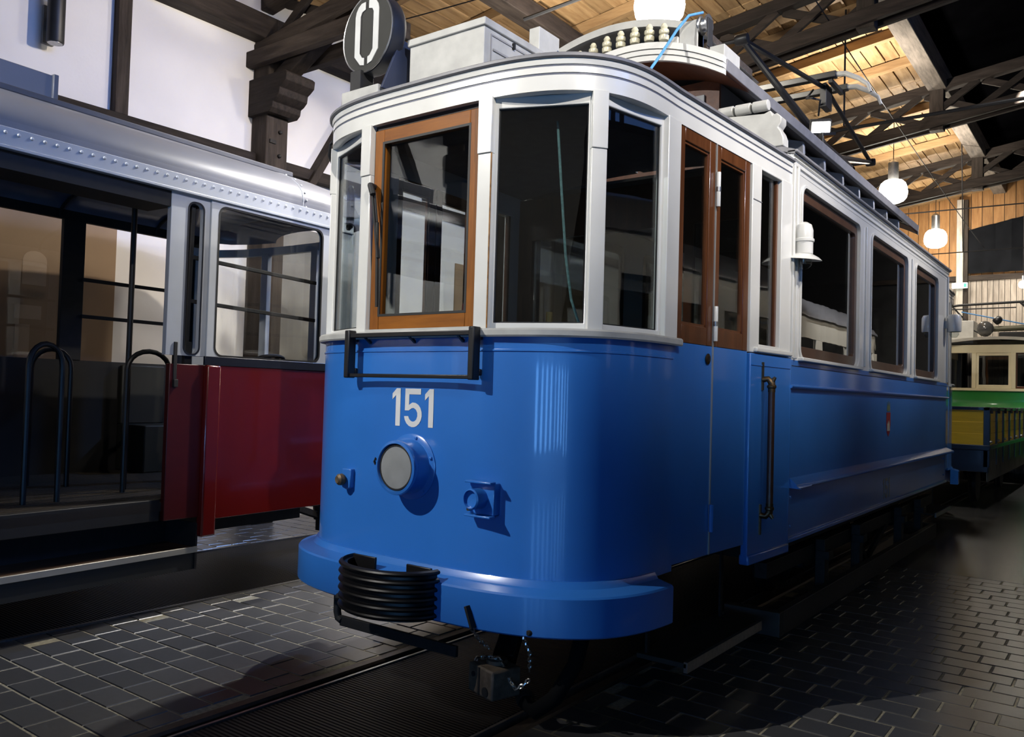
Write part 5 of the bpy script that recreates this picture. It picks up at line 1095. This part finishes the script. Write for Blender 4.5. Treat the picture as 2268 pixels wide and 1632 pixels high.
# interior: ceiling, floor with slats, step, rails
ci = MB().grid([[(x*0.96, yy, 2.80+(z-2.82)*0.55) for x, z in prof] for yy in (YB, YF+0.1)]).build('inner_ceiling', mat('blue_grey_ceiling', (0.10,0.14,0.22), 0.35, var=0.1, coat=0.3), LT, smooth=70)
for yy in (-0.62, 0.35, 1.2): MB().tube([(x*0.955, yy, 2.785+(z-2.82)*0.55) for x, z in prof], 0.014, 6).build('roof_rib', BLACKM, ci)
MB().box(0.70,0.98,YB,0.04,2.60,2.72).build('door_track', BLACKM, LT, smooth=0)
flr = lbox(-0.97,0.96,YB,YF,0.66,0.715).build('floor_deck', mat('floor_brown', (0.022,0.016,0.012), 0.6), LT, smooth=0)
sl = None
for q in range(44):
    x = -0.93+q*0.0425
    if sl is None: sl = lbox(-0.014,0.014,-2.2,YF-0.15,0.715,0.730).build('floor_slat', wood('slat_wood', (0.022,0.017,0.012),(0.045,0.035,0.026),0.55,'Y',4), flr, smooth=0); o = sl
    else: o = link_copy(sl, flr, (0,0,0))
    o.location = (x, 0, 0)
lbox(0.90,0.96,-1.6,0.04,0.60,0.735).build('sill', DKIN, flr, 0.004)
sk = lbox(0.62,0.66,YB,0.30,0.40,0.66).build('step_riser', BLACKM, LT, smooth=0)
sb = lbox(0.62,0.985,-1.75,0.305,0.375,0.402).build('boarding_step', wood('step_wood', (0.055,0.032,0.020),(0.11,0.068,0.045),0.5,'Y',4), LT, smooth=0)
lbox(0.975,0.992,-1.75,0.308,0.37,0.409).build('step_edge', mat('pale_metal', (0.50,0.47,0.40), 0.4, 0.5), sb, 0.003)
lbox(0.955,0.975,-1.75,0.305,0.26,0.372).build('step_skirt', mat('skirt_dark', (0.02,0.02,0.018), 0.5), sb, smooth=0)
lbox(0.60,0.985,0.295,0.31,0.26,0.56).build('step_cheek', BLACKM, sb, smooth=0)
ml = MB().tube([(0.30,0.20,0.73),(0.30,0.20,2.74)], 0.019, 10).build('stanchion', BLACK, LT)
def hoop(x0, y0, x1, y1, z, r=0.017):
    a = [(x0,y0,0.73),(x0,y0,z-0.10)]; m_ = Vector(((x0+x1)/2,(y0+y1)/2,0)); R_ = Vector((x1-x0,y1-y0,0))/2
    a += [tuple(m_-R_*math.cos(t)+Vector((0,0,z-0.10+0.13*math.sin(t)))) for t in lin(0,PI,11)[1:-1]]
    a += [(x1,y1,z-0.10),(x1,y1,0.73)]
    return MB().tube(a, r, 10).build('grab_hoop', BLACK, LT)
hoop(0.60,-0.62,0.60,-0.42,1.66); hoop(0.45,0.10,0.45,0.42,1.66)
hoop(-0.30,-0.15,-0.10,0.02,1.66)
# brake wheel at the driving position
bwh = MB().tube([(0.55+0.15*math.cos(a)*0.6, 1.20+0.15*math.sin(a), 1.66+0.05*math.cos(a)) for a in [2*PI*i/24 for i in range(24)]], 0.014, 8, closed=True).build('brake_wheel', IRON, LT)
for a in (0.4, 2.5, 4.6): MB().tube([(0.55,1.20,1.64),(0.55+0.15*math.cos(a)*0.6,1.20+0.15*math.sin(a),1.66+0.05*math.cos(a))], 0.012, 6).build('spoke', IRON, bwh)
MB().tube([(0.55,1.20,0.73),(0.55,1.20,1.66)], 0.03, 10).lathe([(0.035,0),(0.035,0.06),(0.01,0.08)], (0.55,1.20,1.64), (0,0,1), 12).build('column', IRON, bwh)
# partition with small ticket/ad panel visible inside, seats
lbox(-0.95,-0.55,0.9,1.3,0.73,1.12).box(-0.95,-0.90,0.9,1.3,1.12,1.62).build('seat', mat('seat_olive', (0.012,0.011,0.006), 0.6), LT, 0.01)
# running gear
ug = lbox(-0.8,0.6,YB,YF-0.2,0.42,0.66).build('underframe', BLACKM, LT, smooth=0)
for yy in (-3.8, -1.6, 0.95):
    for s in (-1, 1):
        if yy > 0: continue
        MB().lathe([(0.1,-0.06),(0.34,-0.06),(0.37,-0.03),(0.33,0.0),(0.33,0.06),(0.1,0.07)], (s*0.5,yy,0.372), (s,0,0), 28).build('wheel', IRON, ug)
cb = MB().bar((0.0,1.6,0.50),(0.0,2.35,0.42),0.10,0.09).bar((0.25,1.7,0.48),(0.02,2.30,0.30),0.05,0.06).build('coupler', IRON, LT, 0.006)
MB().lathe([(0.03,-0.08),(0.06,-0.07),(0.07,0.05),(0.05,0.08),(0.02,0.10)], (0.02,2.34,0.33), (0,0,1), 16).build('coupler_head', IRON, cb)
MB().tube([(0.10,2.2,0.52),(0.10,2.25,0.40),(0.06,2.33,0.34)], 0.014, 8).box(0.0,0.05,2.30,2.38,0.16,0.26).build('coupler_link', IRON, cb, 0.004)

# ------------------------------------------------------------------ yellow open goods wagon behind the blue tram
WG = empty('goods_wagon', (0.32, 10.55, 0))
tag(WG, 'open goods wagon with yellow boards in a dark blue frame behind the blue tram', 'wagon')
YEL = mat('yellow_paint', (0.62, 0.40, 0.012), 0.45, var=0.10, scale=6, stretch=(0.4,0.4,3))
NVF = mat('navy_frame_paint', (0.010, 0.014, 0.030), 0.3, coat=0.3)
hw, ln = 0.80, 4.9
zb, zt = 0.93, 1.42
for (x0,x1,y0,y1,nm) in ((-hw+0.03,hw-0.03,0.01,0.04,'end_board'),(-hw+0.03,hw-0.03,ln-0.04,ln-0.01,'end_board')):
    for q in range(3):
        z = zb+q*(zt-zb)/3; MB().box(x0,x1,y0,y1,z+0.002,z+(zt-zb)/3-0.002).build(nm, YEL, WG, 0.003)
for s in (1,-1):
    for q in range(3):
        z = zb+q*(zt-zb)/3; MB().box(min(s*(hw-0.03),s*(hw-0.005)),max(s*(hw-0.03),s*(hw-0.005)),0.03,ln-0.03,z+0.002,z+(zt-zb)/3-0.002).build('side_board', YEL, WG, 0.003)
    for y in (0.03, 0.84, 1.65, 2.46, 3.27, 4.08, ln-0.03):
        p_ = MB().box(min(s*(hw-0.06),s*(hw+0.02)),max(s*(hw-0.06),s*(hw+0.02)),y-0.04,y+0.04,0.62,1.47).build('stanchion', NVF, WG, 0.005)
        MB().lathe([(0.02,0),(0.02,0.02),(0.012,0.03)], (s*(hw+0.02),y,0.98), (s,0,0), 8).build('bolt', STEEL, p_)
        MB().box(min(s*(hw+0.02),s*(hw+0.05)),max(s*(hw+0.02),s*(hw+0.05)),y-0.02,y+0.05,1.38,1.46).build('latch', BLACKM, p_, 0.003)
    MB().box(min(s*(hw-0.05),s*(hw+0.03)),max(s*(hw-0.05),s*(hw+0.03)),0,ln,0.87,0.93).box(min(s*(hw-0.05),s*(hw+0.03)),max(s*(hw-0.05),s*(hw+0.03)),0,ln,1.42,1.46).build('side_rail', NVF, WG, 0.006)
    sk_ = MB().box(min(s*(hw-0.02),s*(hw-0.005)),max(s*(hw-0.02),s*(hw-0.005)),0.0,ln,0.42,0.87).build('skirt', mat('skirt_ribbed', (0.07,0.065,0.05), 0.35, 0.4, var=0.2), WG, smooth=0)
    q0 = None
    for q in range(62):
        if q0 is None: q0 = MB().box(0,0.012,-0.02,0.02,0.42,0.87).build('skirt_rib', MATS['skirt_ribbed'], sk_, 0.004); o = q0
        else: o = link_copy(q0, sk_, (0,0,0))
        o.location = ((s*(hw-0.005) if s == 1 else -hw-0.007), 0.06+q*0.0785, 0)
MB().box(-hw-0.02,hw+0.02,-0.01,0.05,1.42,1.47).box(-hw-0.02,hw+0.02,-0.02,0.06,0.86,0.93).build('end_rail', NVF, WG, 0.006)
MB().box(-hw,hw,-0.01,0.03,0.55,0.86).build('end_sill', NVF, WG, 0.006)
MB().box(-hw+0.05,hw-0.05,0.02,ln,0.55,0.64).build('wagon_floor', BLACKM, WG, smooth=0)
for s in (1,-1):
    for y in (1.0, 3.9):
        MB().lathe([(0.08,-0.05),(0.27,-0.05),(0.30,-0.02),(0.27,0.0),(0.27,0.05),(0.08,0.06)], (s*0.5,y,0.302), (s,0,0), 26).build('wheel', IRON, WG)
MB().box(-0.08,0.08,-0.14,0.1,0.48,0.60).lathe([(0.06,0),(0.12,0.01),(0.12,0.03),(0.05,0.04)], (0,-0.14,0.54), (0,-1,0), 18).build('coupling', IRON, WG, 0.004)
# ------------------------------------------------------------------ green and cream tram at the back
GT = empty('tram', (0.57, 15.8, -0.18)); GT.scale = (1.123, 1.123, 1.123)
tag(GT, 'green and cream tram with a folded pantograph at the back of the hall', 'tram')
GREEN = mat('green_paint', (0.020, 0.20, 0.035), 0.28, var=0.08, scale=3, coat=0.5)
CREAM = mat('cream_paint', (0.66, 0.58, 0.36), 0.4, var=0.06, scale=4)
GP = [(1.0,0.42),(0.985,0.22),(0.90,0.06),(0.70,-0.0),(0.40,-0.02),(0.0,-0.03),(-0.40,-0.02),(-0.70,-0.0),(-0.90,0.06),(-0.985,0.22),(-1.0,0.42)]
MB().sweep([(1.0,2.7)]+GP+[(-1.0,2.7)], [(0.0,1.76),(-0.02,1.60),(-0.015,1.48),(0.05,1.36),(0.055,1.20),(0.0,0.62),(-0.04,0.62),(-0.04,1.76)]).build('body_panel', GREEN, GT, smooth=45)
MB().sweep([(1.0,2.7)]+GP+[(-1.0,2.7)], [(0.055,1.27),(0.062,1.29),(0.055,1.31)]).build('body_bead', mat('bead_white', (0.5,0.55,0.5), 0.3, coat=0.4), GT, smooth=60)
MB().sweep([(1.0,2.7)]+GP+[(-1.0,2.7)], [(0.02,1.755),(0.02,1.80),(-0.04,1.80),(-0.04,1.755)]).build('sill_rail', CREAM, GT, smooth=45)
MB().sweep([(1.0,2.7)]+GP+[(-1.0,2.7)], [(0.0,2.42),(0.0,2.56),(-0.05,2.56),(-0.05,2.42)]).build('header', CREAM, GT, smooth=45)
for (xa, xb) in ((0.93,0.86),(0.335,0.265),(-0.265,-0.335),(-0.86,-0.93)):
    yv = 0.05 if abs(xa) > 0.8 else -0.02
    MB().box(min(xa,xb),max(xa,xb),yv-0.01,yv+0.05,1.80,2.42).build('front_post', CREAM, GT, 0.005)
cw = MB().strip2(rcorn(-0.265,0.265,1.80,2.42,0), rcorn(-0.225,0.225,1.86,2.37,0), (0,-0.02,0), (1,0,0), (0,0,1), -0.03).build('front_window', CREAM, GT, 0.003)
MB().box(-0.225,0.225,0.0,0.004,1.86,2.37).build('pane', GLASSD, cw, smooth=0)
for (xa, xb, g_) in ((0.335,0.86,1),):
    rw = MB().strip2(rcorn(xa,xb,1.80,2.42,0), rcorn(xa+0.02,xb-0.02,1.84,2.40,0), (0,0.0,0), (1,0,0), (0,0,1), -0.03).build('front_window', TEAK, GT, 0.003)
    MB().box(xa+0.02,xb-0.02,0.012,0.016,1.84,2.40).build('pane', GLASSD, rw, smooth=0)
for s in (1,-1):
    MB().box(min(s*0.99,s*1.0),max(s*0.99,s*1.0),0.5,2.7,1.80,2.42).build('side_pane', GLASSD, GT, smooth=0)
    for y in (0.45,1.5,2.6): MB().box(min(s*0.97,s*1.005),max(s*0.97,s*1.005),y,y+0.08,1.80,2.42).build('side_post', CREAM, GT, 0.004)
rows = [[(x, y, 2.56+zz-0.12*(x*x)) for x in lin(-1.06,1.06,19)] for y, zz in ((-0.10,0.14),(0.3,0.17),(2.7,0.17))]
gr = MB().grid(rows, 0.05, (0,0,-1)).build('roof', mat('roof_cream_grey', (0.42,0.40,0.34), 0.5, var=0.08), GT, smooth=60)
MB().box(-0.92,-0.35,0.25,0.75,2.60,3.02).build('roof_crate', mat('crate_pale', (0.50,0.49,0.45), 0.55, var=0.1), gr, 0.01)
MB().lathe([(0.0,-0.14),(0.08,-0.115),(0.125,-0.06),(0.14,0.0),(0.125,0.06),(0.08,0.115),(0.0,0.14)], (-0.16,0.20,2.86), (0.3,-1,0), 24).build('roof_headlamp', mat('grey_glass_lamp', (0.10,0.10,0.10), 0.15, 0.3), gr)
MB().lathe([(0.06,0),(0.075,0.05),(0.06,0.10),(0.03,0.13)], (-0.02,0.3,2.98), (0.6,-0.2,0.5), 16).build('roof_horn', BLACK, gr)
MB().box(0.05,0.6,0.2,0.5,2.66,2.80).build('roof_equipment', BLACKM, gr, 0.02)
MB().tube([(-0.05,0.3,2.86),(1.2,0.35,2.90)], 0.05, 10).build('air_pipe', mat('olive_pipe', (0.09,0.085,0.05), 0.5), gr)
pt = MB().tube([(-1.12,0.35,3.25),(-0.6,0.35,3.31),(1.2,0.35,3.36)], 0.022, 8).tube([(-1.12,0.35,3.25),(-0.35,0.3,2.70)], 0.018, 8).tube([(-0.70,0.35,3.28),(-0.45,0.3,2.98)], 0.014, 8).tube([(-0.95,0.32,3.2),(-0.2,0.3,2.75)], 0.012, 8).tube([(0.35,0.35,3.34),(0.9,0.3,2.75)], 0.022, 8).tube([(-1.1,0.3,3.23),(0.3,0.34,3.24)], 0.012, 6).build('pantograph', BLACKM, gr)
MB().tube([(-0.55,0.28,3.18),(0.45,0.28,2.93)], 0.012, 6).build('rope', MATS['blue_rope'], pt)
MB().box(-0.9,0.9,0.1,2.6,0.40,0.62).build('underframe', BLACKM, GT, smooth=0)
for s in (1,-1):
    for y in (0.9,2.1): MB().lathe([(0.08,-0.05),(0.33,-0.05),(0.36,-0.02),(0.33,0.0),(0.33,0.05),(0.08,0.06)], (s*0.5,y,0.52), (s,0,0), 26).build('wheel', IRON, GT)
MB().lathe([(0.0,-0.02),(0.03,-0.02),(0.05,0.02),(0.02,0.06)], (-0.45,-0.06,1.34), (0,-1,0), 14).tube([(-0.62,-0.08,1.30),(-0.55,-0.10,1.36),(-0.47,-0.10,1.31)], 0.012, 6).build('tail_lamp', BLACKM, GT)
# ------------------------------------------------------------------ cream tram on the next track, seen only in reflections
RT = empty('tram', (4.75, 3.2, 0))
tag(RT, 'cream tram with dark lower body, reflected in the side windows of the blue tram', 'tram')
IVORY = mat('ivory_paint', (0.62,0.60,0.54), 0.35, var=0.05, scale=4, coat=0.3)
R0, R1 = -3.0, 13.4
RP = [(1.05,R1-0.7),(1.0,R1-0.35),(0.8,R1-0.1),(0.45,R1),(0,R1+0.02),(-0.45,R1),(-0.8,R1-0.1),(-1.0,R1-0.35),(-1.05,R1-0.7)]
RPATH = [(-1.05,R0)]+RP[::-1]+[(1.05,R0)]
MB().sweep(RPATH, [(0,0.55),(0,1.66),(-0.04,1.66),(-0.04,0.55)]).build('body_panel', mat('dark_lower_body', (0.006,0.012,0.012), 0.4), RT, smooth=50)  # very dark even colour on the lower body
MB().sweep(RPATH, [(0,2.55),(0,2.95),(-0.04,2.95),(-0.04,2.55)]).build('header', IVORY, RT, smooth=50)
MB().sweep(RPATH, [(-0.03,1.70),(-0.025,1.70),(-0.025,2.55),(-0.03,2.55)]).build('glazing', GLASSD, RT, smooth=50)
MB().sweep(RPATH, [(0.0,1.62),(0.02,1.62),(0.02,1.68),(0.0,1.68)]).build('belt_moulding', NVF, RT, smooth=50)
for s in (1,-1):
    for q in range(9):
        y = R0+q*(R1-R0-0.75)/8; MB().box(min(s*0.97,s*1.05),max(s*0.97,s*1.05),y,y+0.34,1.70,2.55).build('window_post', IVORY, RT, 0.01)
for (xa, xb) in ((0.42,0.54),(-0.54,-0.42)): MB().box(xa,xb,R1-0.06,R1,1.70,2.55).build('window_post', IVORY, RT, 0.01)
rows = [[(x*kx, y, 2.95+kz*0.52*(1-(abs(x)/1.1)**2.6)) for x in lin(-1.1,1.1,21)] for y, kx, kz in ((R0-0.1,1,1), (R1-0.9,1,1), (R1-0.35,0.96,0.9),(R1-0.05,0.8,0.6),(R1+0.1,0.5,0.25))]
MB().grid(rows, 0.03, (0,0,-1)).build('roof', RGREY, RT, smooth=60)
MB().box(-0.95,0.95,R0+0.1,R1-0.6,0.64,0.72).build('floor_deck', DKIN, RT, smooth=0)
MB().box(-0.8,0.8,R0+0.3,R1-0.8,0.2,0.55).build('underframe', BLACKM, RT, smooth=0)
for s in (1,-1):
    for y in (-1.2, 1.2, 8.0, 10.4): MB().lathe([(0.08,-0.05),(0.33,-0.05),(0.36,-0.02),(0.33,0.0),(0.33,0.05),(0.08,0.06)], (s*0.5,y,0.362), (s,0,0), 26).build('wheel', IRON, RT)
# ------------------------------------------------------------------ floodlight on the tram's roof edge
FLD = empty('floodlight', (0.60, 4.28, 3.675))
d = (CP-Vector((0.60,4.28,3.78))).normalized(); d = Vector((d.x+0.15, d.y, d.z-0.25)).normalized()
u_ = Vector((0,0,1)).cross(d).normalized(); v_ = d.cross(u_)
c_ = Vector((0,0,0.13))
MB().poly([(-0.085,-0.062),(0.085,-0.062),(0.085,0.062),(-0.085,0.062)], tuple(c_-d*0.10), tuple(u_), tuple(v_), 0.09).build('housing', BLACKM, FLD, 0.006)
MB().poly([(-0.072,-0.05),(0.072,-0.05),(0.072,0.05),(-0.072,0.05)], tuple(c_-d*0.008), tuple(u_), tuple(v_), 0.006).build('lens', emit('flood_lit', (1.0,0.97,0.88), 90.0), FLD, smooth=0)
MB().box(-0.02,0.02,-0.02,0.02,0.0,0.08).bar((-0.12*u_.x,-0.12*u_.y,0.08),(0.12*u_.x,0.12*u_.y,0.08),0.02,0.02).build('bracket', BLACKM, FLD, smooth=0)
tag(FLD, 'bright lit floodlight on the clerestory roof edge of the blue tram', 'floodlight')
